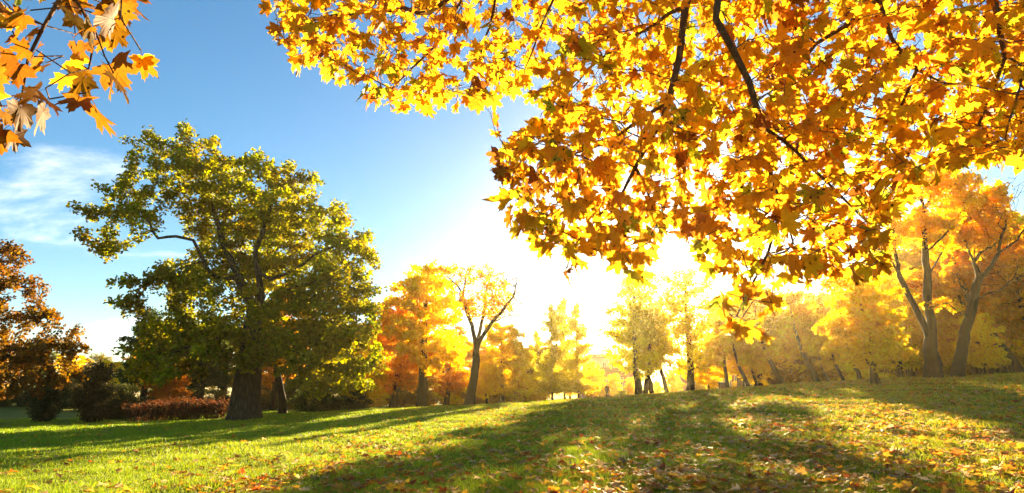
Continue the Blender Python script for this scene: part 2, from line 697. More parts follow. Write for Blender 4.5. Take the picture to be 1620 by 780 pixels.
def make_tree_mesh(name, skeleton, lobes, natt, step, di, dk, trunk_r, tip=0.012, leaves=20000, leaf=0.2, spread=0.35,
                   leaf_r=0.045, min_r=0.0, hue=(0.5, 0.02), val=(1.0, 0.25), flat=0.5, expo=2.3, flare=0.8, up=0.05,
                   jitter=0.12, r=rng, shell=0.35, bare=0.0, clump=0.9, droop=0.0):
    nodes, parents = skeleton
    att = in_lobes(lobes, natt, r, shell)
    P, par = colonize(att, nodes, parents, step, di, dk, jitter=jitter, up=up, r=r)
    rad, has = radii(P, par, tip, expo, trunk_r)
    V, F, S = tubes(P, par, rad, min_r, flare, P[0][2], 0.05, r)
    wood = mesh_np(name + '_wood', V, F, S, smooth=True)
    cand = np.where((rad < leaf_r))[0]
    if bare:
        ph = r.random(3) * 6.28
        keepn = np.sin(P[cand] @ np.array([0.7, 0.5, 0.6]) + ph[0]) + np.sin(P[cand] @ np.array([-0.6, 0.8, 0.4]) + ph[1]) > bare
        cand = cand[keepn]
    if len(cand) == 0:
        cand = np.arange(len(P))
    pick = r.choice(cand, leaves)
    # leaves sit between a twig node and its parent, with a soft scatter
    t = r.random(leaves)[:, None]
    base = P[pick] * t + P[np.maximum(par[pick], 0)] * (1 - t)
    off = unit(leaves, r) * (r.random(leaves) ** 0.55 * spread)[:, None]
    off[:, 2] *= 0.75
    off[:, 2] -= droop * r.random(leaves)
    crown = foliage_mesh(name + '_crown', base + off, leaf, hue, val, clump, flat, r)
    return wood, crown


def plant_tree(name, meshes, loc, color, label, cat='tree', group=None, bark=None, scale=1.0, rz=0.0, lean=0.0, sz=None, lean_dir=0.0):
    o = empty(name, loc)
    o.rotation_euler = (lean * math.sin(lean_dir), lean * math.cos(lean_dir), rz) if lean else (0, 0, rz)
    o.scale = (scale, scale, scale if sz is None else sz)
    tag(o, label, cat, group)
    obj('trunk', meshes[0], bark or M_BARK, o)
    obj('crown', meshes[1], M_CROWN, o, color=color)
    return o


def base_at(px, py_hint, d):
    p = at(px, py_hint, d)
    return np.array([p[0], d, gz(p[0], d) - 0.05])


# ------------------------------------------------------------------ the great oak
def build_oak():
    D0 = 36.0
    b = base_at(385, 664, D0)

    def L(px, py, dy=0.0):
        return at(px, py, D0 + dy) - b
    nodes, parents = [], []
    st = 0.45
    top = polyline(nodes, parents, -1, [(0, 0, -0.25), (0, 0, 0.4), L(391, 610), L(397, 560), L(400, 520)], st)
    a = polyline(nodes, parents, top, [L(398, 480, .4), L(378, 440, .6), L(355, 390, 1.0), L(338, 330, 1.6), L(325, 280, 2), L(290, 240, 2)], st)
    polyline(nodes, parents, nearest(nodes, L(372, 440, .6)), [L(345, 440, -.6), L(328, 425, -1.3), L(316, 400, -1.6), L(306, 380, -1.8), L(278, 374, -2), L(250, 377, -2.2), L(241, 365, -2.2),
                                                              L(222, 375, -2.4), L(200, 385, -2.4), L(165, 388, -2.2)], st)
    polyline(nodes, parents, nearest(nodes, L(244, 372, -2.2)), [L(236, 350, -2.0), L(210, 335, -1.6), L(180, 340, -1.2)], st)
    polyline(nodes, parents, nearest(nodes, L(322, 415, -1.5)), [L(300, 420, -2.4), L(270, 432, -3.0), L(230, 450, -3.4)], st)
    polyline(nodes, parents, top, [L(415, 470, -.5), L(408, 430, -1), L(404, 400, -1.2), L(418, 360, -1.2), L(427, 330, -1), L(436, 300, -.6)], st)
    polyline(nodes, parents, nearest(nodes, L(410, 430, -1)), [L(428, 442, -1.8), L(455, 432, -2.2), L(480, 418, -2.4), L(508, 398, -2.4), L(540, 385, -2)], st)
    polyline(nodes, parents, nearest(nodes, L(402, 500)), [L(430, 475, -2.4), L(462, 455, -3.4), L(500, 445, -4), L(540, 440, -4.2)], st)
    polyline(nodes, parents, nearest(nodes, L(400, 520)), [L(440, 545, -2), L(480, 560, -3.4), L(530, 585, -4)], st)
    polyline(nodes, parents, nearest(nodes, L(400, 520)), [L(360, 530, -2.5), L(310, 545, -4), L(270, 560, -4.6)], st)
    polyline(nodes, parents, nearest(nodes, L(400, 520)), [L(405, 480, 3), L(420, 420, 5), L(430, 360, 6)], st)
    polyline(nodes, parents, nearest(nodes, L(400, 540)), [L(360, 520, 3), L(310, 500, 5), L(270, 480, 6)], st)
    polyline(nodes, parents, nearest(nodes, L(400, 530)), [L(450, 530, 3), L(500, 500, 5), L(540, 480, 6)], st)
    k = 1 / ppm(430, D0)
    lobes = []
    for px, py, dy, rx, ry, rd in (
            (235, 232, 1, 46, 17, 2.4), (290, 228, 1.5, 60, 20, 3), (345, 245, 1, 45, 20, 3), (270, 268, 0, 70, 24, 3.4), (205, 305, -1, 48, 20, 3), (165, 345, -1.5, 40, 20, 2.4),
            (150, 378, -2, 26, 12, 2), (165, 405, -2.4, 36, 12, 2), (215, 345, -2, 45, 18, 2.4), (300, 310, 1.5, 60, 28, 3.4), (360, 300, 0, 50, 30, 3.6),
            (435, 270, 0, 34, 26, 3), (480, 285, 0, 34, 24, 3), (460, 330, -1, 60, 34, 3.6), (520, 340, 0, 44, 30, 3.2), (555, 375, 0, 42, 32, 3.2), (580, 410, 0, 30, 34, 2.8),
            (540, 430, -2, 50, 36, 3.4), (575, 470, -1, 34, 36, 2.8), (500, 480, -2, 60, 36, 3.6), (560, 530, -1, 46, 36, 3), (590, 570, -1, 24, 30, 2), (550, 595, -2, 44, 32, 2.6),
            (480, 560, -3, 60, 44, 3.4), (430, 510, -3, 60, 40, 3.2), (420, 560, -3, 46, 28, 2.6), (500, 610, -3, 40, 26, 2.4), (330, 470, -2, 50, 30, 3), (260, 440, -3, 45, 22, 2.4),
            (215, 460, -3.2, 36, 18, 2), (195, 490, -3, 26, 18, 1.8), (290, 520, -3, 56, 34, 3), (250, 545, -3.5, 44, 28, 2.4), (330, 560, -4, 50, 36, 2.6), (270, 590, -4, 44, 28, 2.2),
            (350, 575, -3, 40, 24, 2.2), (395, 290, 0, 60, 36, 3.4), (350, 275, 1, 54, 30, 3), (410, 340, 1, 60, 36, 3), (300, 270, 0, 60, 30, 3), (230, 300, -.5, 50, 24, 2.6), (560, 500, -3, 50, 46, 2.6), (330, 330, 3, 66, 36, 3.0), (480, 390, 2.5, 70, 42, 3.2), (420, 440, 3, 60, 38, 3), (440, 380, 3, 90, 60, 3.5), (360, 420, 2.5, 70, 44, 3.2), (230, 575, -3, 26, 26, 2), (300, 440, 4, 60, 40, 3), (400, 420, 5, 70, 50, 3), (500, 420, 5, 60, 50, 3), (420, 350, 5, 60, 45, 3),
            (330, 360, 4.5, 55, 40, 3), (400, 520, 5, 80, 50, 3), (280, 540, 5, 60, 45, 3), (530, 530, 5, 60, 50, 3)):
        p = L(px, py, dy)
        lobes.append((p[0], p[1], p[2], rx * k, rd, ry * k))
    wood, crown = make_tree_mesh('oak', (nodes, parents), lobes, 4700, 0.42, 3.0, 0.6, 0.82, tip=0.012, leaves=84000, leaf=0.25, spread=0.5,
                                 leaf_r=0.05, hue=(0.5, 0.03), val=(0.95, 0.32), flat=0.7, flare=0.9, up=0.04, jitter=0.2, shell=0.5)
    plant_tree('oak_tree', (wood, crown), b, (0.29, 0.27, 0.012), 'huge old oak with spreading green and gold crown standing on the lawn', bark=M_BARK_OAK)


build_oak()


# ------------------------------------------------------------------ generic tree kinds (built at the origin, planted several times)
def simple_skeleton(h_clear, h_top, lean=(0, 0), forks=(), st=0.5):
    nodes, parents = [], []
    top = polyline(nodes, parents, -1, [(0, 0, -0.3), (0, 0, 0.3), (lean[0] * 0.5, lean[1] * 0.5, h_clear * 0.6), (lean[0], lean[1], h_clear)], st)
    if not forks:
        polyline(nodes, parents, top, [(lean[0] * 1.3, lean[1] * 1.2, (h_clear + h_top) / 2), (lean[0] * 1.2, lean[1], h_top * 0.86)], st)
    for f in forks:
        polyline(nodes, parents, top if len(f[0]) == 3 else nearest(nodes, (0, 0, f[0][0])), f[1:] if len(f[0]) != 3 else f, st)
    return nodes, parents


def round_lobes(h0, h1, w, n, seed, squash=1.0):
    """Lobes filling an egg-shaped crown from h0 to h1 with half width w."""
    r = np.random.default_rng(seed)
    L = []
    for i in range(n):
        z = r.uniform(0.05, 0.95)
        a = r.uniform(0, 6.283)
        prof = math.sin(math.pi * min(1, (z * 0.82 + 0.16))) ** 0.7
        q = w * prof * r.uniform(0.2, 0.85)
        s = w * r.uniform(0.34, 0.5)
        L.append((q * math.cos(a), q * math.sin(a), h0 + (h1 - h0) * z, s, s, s * 0.7 * squash))
    return L


KIND = {}
# broad yellow maple, 12.5 m
KIND['broad'] = make_tree_mesh('broad', simple_skeleton(3.0, 12), round_lobes(2.9, 12.4, 4.4, 40, 1), 1300, 0.45, 3, 0.65, 0.42, leaves=18000, leaf=0.31, spread=0.5,
                               hue=(0.5, 0.014), val=(1, 0.22), shell=0.45)
KIND['broad2'] = make_tree_mesh('broad2', simple_skeleton(2.2, 10, (0.5, 0)), round_lobes(2.0, 10.2, 4.2, 34, 2), 1200, 0.45, 3, 0.65, 0.36, leaves=17000, leaf=0.30, spread=0.5,
                                hue=(0.5, 0.014), val=(1, 0.22), shell=0.45)
KIND['dense'] = make_tree_mesh('dense', simple_skeleton(3.0, 14, (-0.5, 0.2)), round_lobes(2.8, 14.6, 5.6, 50, 3), 1700, 0.5, 3.2, 0.7, 0.5, leaves=12500, leaf=0.32, spread=0.6,
                               hue=(0.5, 0.012), val=(1, 0.2), shell=0.45)
# slim woodland tree with a high thin crown
KIND['slim'] = make_tree_mesh('slim', simple_skeleton(4.5, 12, (-1.2, 0)), round_lobes(4.2, 12.5, 3.0, 20, 4), 620, 0.45, 3, 0.7, 0.34, leaves=7500, leaf=0.30, spread=0.5,
                              hue=(0.5, 0.015), val=(1, 0.22))
KIND['slim2'] = make_tree_mesh('slim2', simple_skeleton(3.4, 10, (-0.6, 0.3)), round_lobes(3.2, 10, 2.8, 20, 5), 620, 0.45, 3, 0.7, 0.25, leaves=8000, leaf=0.29, spread=0.5,
                               hue=(0.5, 0.015), val=(1, 0.22))
KIND['understory'] = make_tree_mesh('understory', simple_skeleton(1.8, 7, (0.3, 0)), round_lobes(1.5, 7.4, 3.1, 30, 6), 1000, 0.35, 2.6, 0.5, 0.17, leaves=12000, leaf=0.25, spread=0.42,
                                    hue=(0.5, 0.014), val=(1, 0.22))
KIND['shrub'] = make_tree_mesh('shrub', simple_skeleton(0.3, 1.0, (0.1, 0)), round_lobes(0.2, 3.2, 1.9, 16, 8, 0.9), 500, 0.25, 2, 0.35, 0.09, leaves=8000, leaf=0.17, spread=0.5,
                               hue=(0.5, 0.02), val=(1, 0.3), flare=0.2)


def larch_mesh(seed):
    r = np.random.default_rng(seed)
    nodes, parents = [], []
    H = 14.0
    polyline(nodes, parents, -1, [(0, 0, -0.3), (0.05, 0, 4), (-0.08, 0.05, 9), (0, 0, H)], 0.4)
    trunk_n = len(nodes)
    for k in range(95):
        z = r.uniform(1.6, H - 0.4)
        a = r.uniform(0, 6.283)
        ln = (0.6 + 2.7 * (1 - z / H) ** 0.7) * r.uniform(0.45, 1.1)
        d = np.array([math.cos(a), math.sin(a), 0])
        s = nearest(nodes[:trunk_n], (0, 0, z))
        b = np.array(nodes[s])
        polyline(nodes, parents, s, [b + d * ln * 0.5 + [0, 0, -0.06 * ln], b + d * ln + [0, 0, 0.08 * ln]], 0.35)
    P, par = np.array(nodes), np.array(parents)
    rad, _ = radii(P, par, 0.012, 2.3, 0.17)
    V, F, S = tubes(P, par, rad, 0, 0.4, -0.3, 0.03, r)
    wood = mesh_np('larch_wood', V, F, S, smooth=True)
    cand = np.arange(trunk_n, len(P))
    n = 11000
    pick = r.choice(cand, n)
    t = r.random(n)[:, None]
    b = P[pick] * t + P[par[pick]] * (1 - t)
    off = r.normal(0, 0.16, (n, 3))
    off[:, 2] -= r.random(n) * 0.35
    return wood, foliage_mesh('larch_crown', b + off, 0.30, (0.5, 0.012), (1, 0.2), 0.9, 0.1, r, 2.0)


KIND['larch'] = larch_mesh(11)

YEL = (0.86, 0.64, 0.022)
GOLD = (0.88, 0.68, 0.02)
ORANGE = (0.74, 0.40, 0.02)
RUST = (0.17, 0.082, 0.012)
OLIVE = (0.26, 0.24, 0.02)
DARKG = (0.05, 0.075, 0.018)
LIME = (0.5, 0.42, 0.03)
KH = {'broad': 12.6, 'broad2': 10.4, 'dense': 14.9, 'slim': 12.8, 'slim2': 10.3, 'understory': 7.6, 'shrub': 3.4, 'larch': 14.0}


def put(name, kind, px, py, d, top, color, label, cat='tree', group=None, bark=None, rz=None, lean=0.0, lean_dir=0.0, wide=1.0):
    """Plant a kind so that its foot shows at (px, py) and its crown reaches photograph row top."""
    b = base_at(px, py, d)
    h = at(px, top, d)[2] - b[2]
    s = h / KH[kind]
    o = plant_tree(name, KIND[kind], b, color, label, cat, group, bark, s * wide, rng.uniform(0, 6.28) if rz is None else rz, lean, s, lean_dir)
    return o


# left edge: rust-brown tree, dark shrubs, hedge, small trees behind
def build_rust_tree():
    D0 = 38.0
    b = base_at(-22, 668, D0)

    def L(px, py, dy=0.0):
        return at(px, py, D0 + dy) - b
    nodes, parents = [], []
    t = polyline(nodes, parents, -1, [(0, 0, -0.3), (0, 0, .3), L(-20, 620), L(-18, 570)], .45)
    polyline(nodes, parents, t, [L(5, 555, -1), L(45, 550, -1.6), L(85, 545, -2), L(115, 545, -2)], .45)
    polyline(nodes, parents, t, [L(-15, 500), L(-5, 440), L(5, 400)], .45)
    polyline(nodes, parents, t, [L(-50, 520, 1), L(-90, 480, 1)], .45)
    polyline(nodes, parents, nearest(nodes, L(-15, 510)), [L(20, 500, 1), L(60, 490, 1.5), L(90, 500, 1.5)], .45)
    k = 1 / ppm(500, D0)
    lobes = []
    for px, py, dy, rx, ry, rd in ((5, 400, 0, 36, 22, 2.4), (-30, 430, 1, 60, 40, 3), (30, 450, 0, 36, 28, 2.6), (10, 500, 0, 60, 30, 3), (60, 500, 0, 36, 22, 2.2), (95, 525, -1, 34, 18, 2),
                                   (110, 552, -1.5, 28, 16, 1.8), (60, 560, -2, 50, 24, 2.4), (10, 575, -2, 50, 28, 2.4), (90, 590, -1.5, 40, 22, 2), (40, 610, -1.5, 46, 22, 2), (-50, 560, 0, 50, 50, 3),
                                   (-90, 480, 0, 50, 40, 3), (-20, 620, -1, 40, 22, 2)):
        p = L(px, py, dy)
        lobes.append((p[0], p[1], p[2], rx * k, rd, ry * k))
    m = make_tree_mesh('rust', (nodes, parents), lobes, 1300, .4, 3, .6, .38, leaves=22000, leaf=0.22, spread=.42, hue=(0.5, 0.016), val=(1, 0.28), jitter=0.18)
    plant_tree('rust_tree', m, b, RUST, 'rust brown tree at the left edge with low spreading boughs')


build_rust_tree()
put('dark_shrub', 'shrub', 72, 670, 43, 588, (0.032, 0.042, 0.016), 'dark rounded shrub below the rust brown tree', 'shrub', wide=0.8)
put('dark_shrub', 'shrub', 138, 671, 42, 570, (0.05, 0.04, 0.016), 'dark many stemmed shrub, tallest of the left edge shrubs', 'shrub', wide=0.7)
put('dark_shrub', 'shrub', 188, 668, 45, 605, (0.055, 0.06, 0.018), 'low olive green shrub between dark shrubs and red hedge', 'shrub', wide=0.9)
put('yellow_tree', 'broad2', 168, 655, 66, 572, GOLD, 'small golden tree far behind the dark shrubs at left', wide=1.0)
put('green_tree', 'broad2', 120, 655, 74, 585, OLIVE, 'olive tree showing between rust brown tree and dark shrubs', wide=1.2)
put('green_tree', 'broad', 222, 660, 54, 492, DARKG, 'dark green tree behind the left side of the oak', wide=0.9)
put('orange_tree', 'understory', 262, 658, 52, 560, (0.55, 0.20, 0.015), 'small orange tree behind the red hedge', wide=0.9)
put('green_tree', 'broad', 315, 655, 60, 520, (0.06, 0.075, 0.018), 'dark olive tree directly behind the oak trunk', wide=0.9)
put('orange_tree', 'broad', 430, 655, 58, 500, (0.59, 0.26, 0.020), 'orange tree behind the right side of the oak', wide=0.9)
put('orange_tree', 'slim', 447, 655, 46, 440, (0.70, 0.44, 0.020), 'slim orange tree with bare trunk right of the oak trunk', rz=1.0)
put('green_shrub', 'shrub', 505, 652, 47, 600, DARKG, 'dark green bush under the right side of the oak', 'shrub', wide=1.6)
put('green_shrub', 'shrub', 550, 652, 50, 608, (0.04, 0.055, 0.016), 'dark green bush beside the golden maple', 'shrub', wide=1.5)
put('yellow_tree', 'understory', 575, 650, 50, 545, GOLD, 'small golden tree between the oak and golden maple')
put('golden_maple', 'broad', 667, 645, 50, 418, GOLD, 'tall golden maple left of the forked bare tree', wide=0.98)
put('golden_maple', 'broad2', 622, 646, 54, 470, (0.78, 0.44, 0.018), 'golden maple partly hidden behind the right edge of the oak', wide=0.9)
put('golden_maple', 'broad2', 705, 644, 58, 520, (0.70, 0.37, 0.018), 'lower orange maple behind the forked bare tree')
put('yellow_maple', 'broad2', 795, 640, 52, 512, (0.84, 0.66, 0.025), 'bright yellow rounded maple right of the forked bare tree', wide=0.95)
put('yellow_maple', 'understory', 770, 641, 50, 560, GOLD, 'small dark stemmed golden maple beside the forked bare tree')


# ------------------------------------------------------------------ hand-drawn trees of the right and middle
def drawn_tree(name, bark, px, py, d, limbs, lobes_px, color, label, trunk_r, natt, leaves, leaf=0.22, dk=0.6, spread=0.4, bare=0.0, step=0.4, leaf_r=0.04, tip=0.01, hue=0.014):
    b = base_at(px, py, d)

    def L(q):
        return at(q[0], q[1], d + (q[2] if len(q) > 2 else 0)) - b
    nodes, parents = [], []
    for k, limb in enumerate(limbs):
        if k == 0:
            polyline(nodes, parents, -1, [(0, 0, -0.3), (0, 0, 0.15)] + [L(q) for q in limb], step)
        else:
            polyline(nodes, parents, nearest(nodes, L(limb[0])), [L(q) for q in limb[1:]], step)
    k = 1 / ppm(py - 150, d)
    lobes = []
    for (cx, cy, dy, rx, ry, rd) in lobes_px:
        p = L((cx, cy, dy))
        lobes.append((p[0], p[1], p[2], rx * k, rd, ry * k))
    m = make_tree_mesh(name, (nodes, parents), lobes, natt, step, 2.6, dk, trunk_r, tip=tip, leaves=leaves, leaf=leaf, spread=spread, bare=bare,
                       leaf_r=leaf_r, hue=(0.5, hue), val=(1, 0.22), jitter=0.22, shell=0.5)
    return plant_tree(name, m, b, color, label, bark=bark)


drawn_tree('forked_tree', M_BARK, 742, 642, 47,
           [[(745, 620), (750, 595), (754, 570), (753, 545), (747, 515), (738, 490), (732, 465), (722, 450), (708, 438)],
            (( 752, 560), (757, 545, -.5), (768, 525, -.8), (778, 510, -.8), (795, 492, -1), (812, 470, -1), (818, 445, -1)),
            ((757, 545), (760, 520, 1), (766, 490, 1.2), (768, 465, 1.2), (775, 440, 1)),
            ((778, 510), (800, 500, -2), (825, 498, -2.4)),
            ((732, 465), (736, 445, .5), (740, 425, .6))],
           [(715, 445, 0, 22, 22, 1.6), (738, 432, 0, 22, 18, 1.6), (772, 440, 0, 30, 22, 2.2), (805, 445, 0, 24, 22, 1.8), (822, 480, -1, 20, 22, 1.8), (780, 480, 0, 34, 28, 2.4), (740, 480, 0, 20, 24, 1.8)],
           (0.79, 0.46, 0.020), 'dark forked tree with thin crown of bare twigs and few golden leaves', 0.36, 1800, 4200, leaf=0.19, bare=0.3, dk=0.40, tip=0.02, leaf_r=0.06)

for px, d, top, lb in ((874, 66, 478, 'left of three slender pale larches in the middle distance'), (893, 70, 468, 'tallest middle one of three slender pale larches'),
                       (915, 66, 476, 'right of three slender pale larches in the middle distance')):
    put('larch_tree', 'larch', px, 635, d, top, (0.70, 0.60, 0.060), lb, group='slender larches in the middle distance')
put('larch_tree', 'larch', 850, 636, 74, 520, (0.73, 0.62, 0.050), 'short larch behind the bright yellow rounded maple', group='slender larches in the middle distance')

put('yellow_maple', 'understory', 862, 636, 78, 560, YEL, 'low yellow tree behind the slender larches, left one')
put('yellow_maple', 'understory', 902, 634, 84, 560, YEL, 'low yellow tree behind the slender larches, middle one')
put('yellow_maple', 'understory', 935, 632, 80, 575, (0.78, 0.66, 0.030), 'low yellow tree behind the slender larches, right one')

for k, px in enumerate((948, 972, 998, 1040, 1066, 1112, 1136, 1166, 1206, 1228)):
    put('yellow_maple', 'understory', px, 628, 84 + 3 * (k % 3), 586 + 6 * (k % 4), (0.84, 0.62, 0.03), 'low yellow tree veiling the buildings beyond the lawn crest', group='low yellow trees before the buildings')

# the group below the sun
put('sunlit_maple', 'dense', 1012, 629, 60, 428, (0.70, 0.62, 0.030), 'leafy maple with leaning dark trunk left of the sun', lean=0.05, wide=0.8, rz=0.4)
put('sunlit_maple', 'slim2', 1021, 629, 61, 470, (0.73, 0.66, 0.030), 'slender maple close behind the leaning trunk left of the sun')
put('sunlit_maple', 'slim2', 1032, 629, 63, 480, (0.73, 0.62, 0.030), 'thin short maple left of the tree below the sun')
put('sunlit_maple', 'dense', 1093, 626, 60, 426, (0.73, 0.60, 0.028), 'large dense maple with upright trunk right below the sun', wide=0.85, rz=2.1)
put('sunlit_maple', 'slim', 1056, 629, 70, 500, (0.73, 0.60, 0.028), 'slim maple farther back just left of the sun')
put('sunlit_maple', 'understory', 1120, 624, 66, 540, YEL, 'low yellow maple between the dense maple and leaning trunks')
put('sunlit_maple', 'slim', 1152, 619, 56, 500, YEL, 'slim maple with straight trunk right of the dense maple')

# right-hand wood: leaning trunks of the middle distance
for px, py, d, top, kind, colr, lean, lb in (
        (1186, 620, 50, 500, 'slim', YEL, 0.10, 'leaning slim maple right of the small utility box'),
        (1200, 619, 52, 520, 'slim2', YEL, 0.0, 'thin straight maple beside the leaning slim maple'),
        (1240, 611, 56, 450, 'slim', (0.84, 0.66, 0.030), 0.12, 'leaning maple in front of the dark conical shrubs'),
        (1262, 609, 58, 520, 'slim2', YEL, 0.06, 'thin maple behind the dark conical shrubs'),
        (1294, 607, 44, 455, 'slim', YEL, 0.14, 'stout leaning maple right of the white pavilion'),
        (1312, 606, 47, 520, 'slim2', YEL, 0.05, 'thin maple right of the stout leaning maple'),
        (1336, 604, 46, 512, 'slim', YEL, 0.02, 'yellow maple with thick short trunk at the wood edge'),
        (1362, 603, 48, 470, 'slim2', GOLD, 0.06, 'golden maple behind the short leaning pair of trunks'),
        (1384, 607, 27, 430, 'understory', YEL, 0.10, 'small leaning yellow maple on the lawn before the wood'),
        (1389, 606, 27.6, 445, 'slim2', YEL, 0.03, 'thin yellow maple beside the small leaning maple'),
        (1425, 601, 44, 440, 'understory', GOLD, 0.0, 'golden understory maple left of the big twin trunk'),
        (1442, 600, 50, 420, 'broad', GOLD, 0.0, 'golden maple behind the big twin trunk'),
        (1490, 598, 40, 480, 'understory', (0.84, 0.55, 0.020), 0.0, 'small orange gold maple between the two big trunks'),
        (1545, 596, 42, 400, 'broad2', (0.78, 0.40, 0.018), 0.0, 'orange maple behind the dark twisted tree'),
        (1560, 595, 33, 500, 'understory', YEL, 0.0, 'small bright yellow maple right of the dark twisted tree'),
        (1590, 593, 38, 380, 'slim', (0.70, 0.37, 0.020), 0.14, 'dark leaning orange tree near the right edge'),
        (1612, 592, 35, 340, 'slim', (0.78, 0.44, 0.020), 0.12, 'leaning gold tree at the right edge'),
        (1650, 590, 36, 360, 'broad', ORANGE, 0.05, 'orange tree cut by the right edge of the picture'),
        (1575, 594, 48, 380, 'broad', (0.59, 0.26, 0.016), 0.0, 'deep orange tree behind the trunks at right edge')):
    put('wood_maple', kind, px, py, d, top, colr, lb, lean=-lean, rz=rng.uniform(-0.4, 0.4), group='maples of the wood on the right')

drawn_tree('twin_trunk_tree', M_BARK_GREY, 1477, 600, 30,
           [[(1476, 570), (1472, 540), (1462, 515), (1445, 480), (1430, 450), (1412, 415), (1392, 395), (1365, 385)],
            ((1474, 545), (1474, 520, .3), (1468, 480, .4), (1468, 440, .4), (1464, 400, .3), (1462, 350, .2), (1458, 310, .2), (1452, 280)),
            ((1425, 440), (1416, 400, .8), (1412, 360, 1), (1405, 320, 1), (1410, 290, 1)),
            ((1466, 400), (1480, 385, -.8), (1500, 365, -1), (1515, 345, -1), (1525, 320, -1)),
            ((1468, 440), (1490, 400, 1), (1505, 350, 1.5), (1530, 310, 2)),
            ((1458, 320), (1440, 290, 0), (1430, 270, 0)), ((1460, 340), (1475, 300, 0), (1490, 270, 0))],
           [(1380, 385, 0, 34, 26, 1.6), (1410, 310, 1, 34, 34, 1.8), (1450, 285, 0, 40, 34, 2), (1500, 300, 0, 40, 34, 2), (1530, 320, 0, 24, 24, 1.5), (1475, 360, 0, 30, 28, 1.6), (1430, 360, 1, 34, 28, 1.8)],
           (0.86, 0.60, 0.02), 'big grey barked tree with two tall trunks from one foot', 0.33, 1500, 16000, leaf=0.18, bare=-0.4, dk=0.45, step=0.36, tip=0.014)

drawn_tree('twisted_tree', M_BARK, 1514, 598, 31,
           [[(1516, 575), (1522, 545), (1530, 515), (1537, 490), (1542, 465), (1550, 440), (1565, 425), (1580, 400), (1583, 380), (1592, 355), (1590, 330)],
            ((1532, 505), (1512, 490, -1), (1500, 480, -1.2), (1480, 485, -1.4)),
            ((1548, 445), (1540, 415, .6), (1550, 400, .8), (1570, 390, .8), (1590, 370, 1), (1600, 335, 1), (1590, 300, 1)),
            ((1545, 410), (1530, 390, 1), (1520, 370, 1.2), (1512, 365, 1.2)),
            ((1540, 480), (1560, 465, -1), (1580, 460, -1.4), (1605, 440, -1.6)),
            ((1580, 400), (1610, 380, -.5), (1635, 340, -.5))],
           [(1560, 330, 0, 40, 36, 2), (1600, 310, 0, 36, 34, 2), (1620, 360, 0, 30, 30, 1.6), (1530, 370, 1, 30, 28, 1.6), (1600, 430, -1, 34, 28, 1.8), (1490, 480, -1, 22, 14, 1), (1560, 400, 0, 34, 30, 2)],
           (0.86, 0.60, 0.02), 'dark twisted tree with bare crooked limbs beside the twin trunks', 0.27, 1500, 11000, leaf=0.18, bare=0.1, dk=0.45, step=0.34, tip=0.014)

# background wood, too alike to tell apart
k = 0
for px in list(range(1170, 1700, 34)):
    d = 74 + 8 * rng.random() if px < 1360 else 58 + 14 * rng.random()
    kind = ('broad', 'broad2', 'dense', 'understory')[k % 4]
    top = (476 if px < 1360 else 480 if px < 1430 else 400 if px < 1500 else 350) + rng.uniform(-20, 20)
    put('background_tree', kind, px + rng.uniform(-8, 8), 604, d, top, (YEL, GOLD, (0.78, 0.55, 0.020), (0.84, 0.62, 0.030))[k % 4],
        'golden tree in the hazy back row of the right wood', group='back row of the right wood', wide=1.1)
    k += 1
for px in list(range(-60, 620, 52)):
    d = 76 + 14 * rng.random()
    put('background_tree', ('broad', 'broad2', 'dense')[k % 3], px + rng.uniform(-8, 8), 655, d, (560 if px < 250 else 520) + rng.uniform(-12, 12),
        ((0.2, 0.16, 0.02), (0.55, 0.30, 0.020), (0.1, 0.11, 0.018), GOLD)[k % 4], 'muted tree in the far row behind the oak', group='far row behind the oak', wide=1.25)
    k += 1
for px in (600, 650, 700, 752, 800, 850):
    put('background_tree', ('broad', 'broad2')[k % 2], px, 640, 74 + 8 * rng.random(), 548 + rng.uniform(-15, 15), ((0.70, 0.40, 0.020), GOLD, (0.3, 0.15, 0.02))[k % 3],
        'golden tree in the far row behind the golden maples', group='far row behind the golden maples', wide=1.2)
    k += 1


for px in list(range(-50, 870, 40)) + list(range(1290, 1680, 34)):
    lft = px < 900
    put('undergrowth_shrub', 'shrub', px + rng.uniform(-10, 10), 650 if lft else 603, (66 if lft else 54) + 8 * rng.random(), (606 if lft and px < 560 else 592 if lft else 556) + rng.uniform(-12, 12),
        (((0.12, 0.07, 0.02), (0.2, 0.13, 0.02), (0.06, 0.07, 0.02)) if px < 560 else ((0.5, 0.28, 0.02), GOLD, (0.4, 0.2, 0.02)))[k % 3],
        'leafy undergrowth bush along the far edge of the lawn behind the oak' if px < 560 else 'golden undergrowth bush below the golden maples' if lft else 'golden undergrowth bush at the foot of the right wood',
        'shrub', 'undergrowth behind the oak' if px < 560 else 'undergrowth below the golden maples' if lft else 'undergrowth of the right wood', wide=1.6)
    k += 1


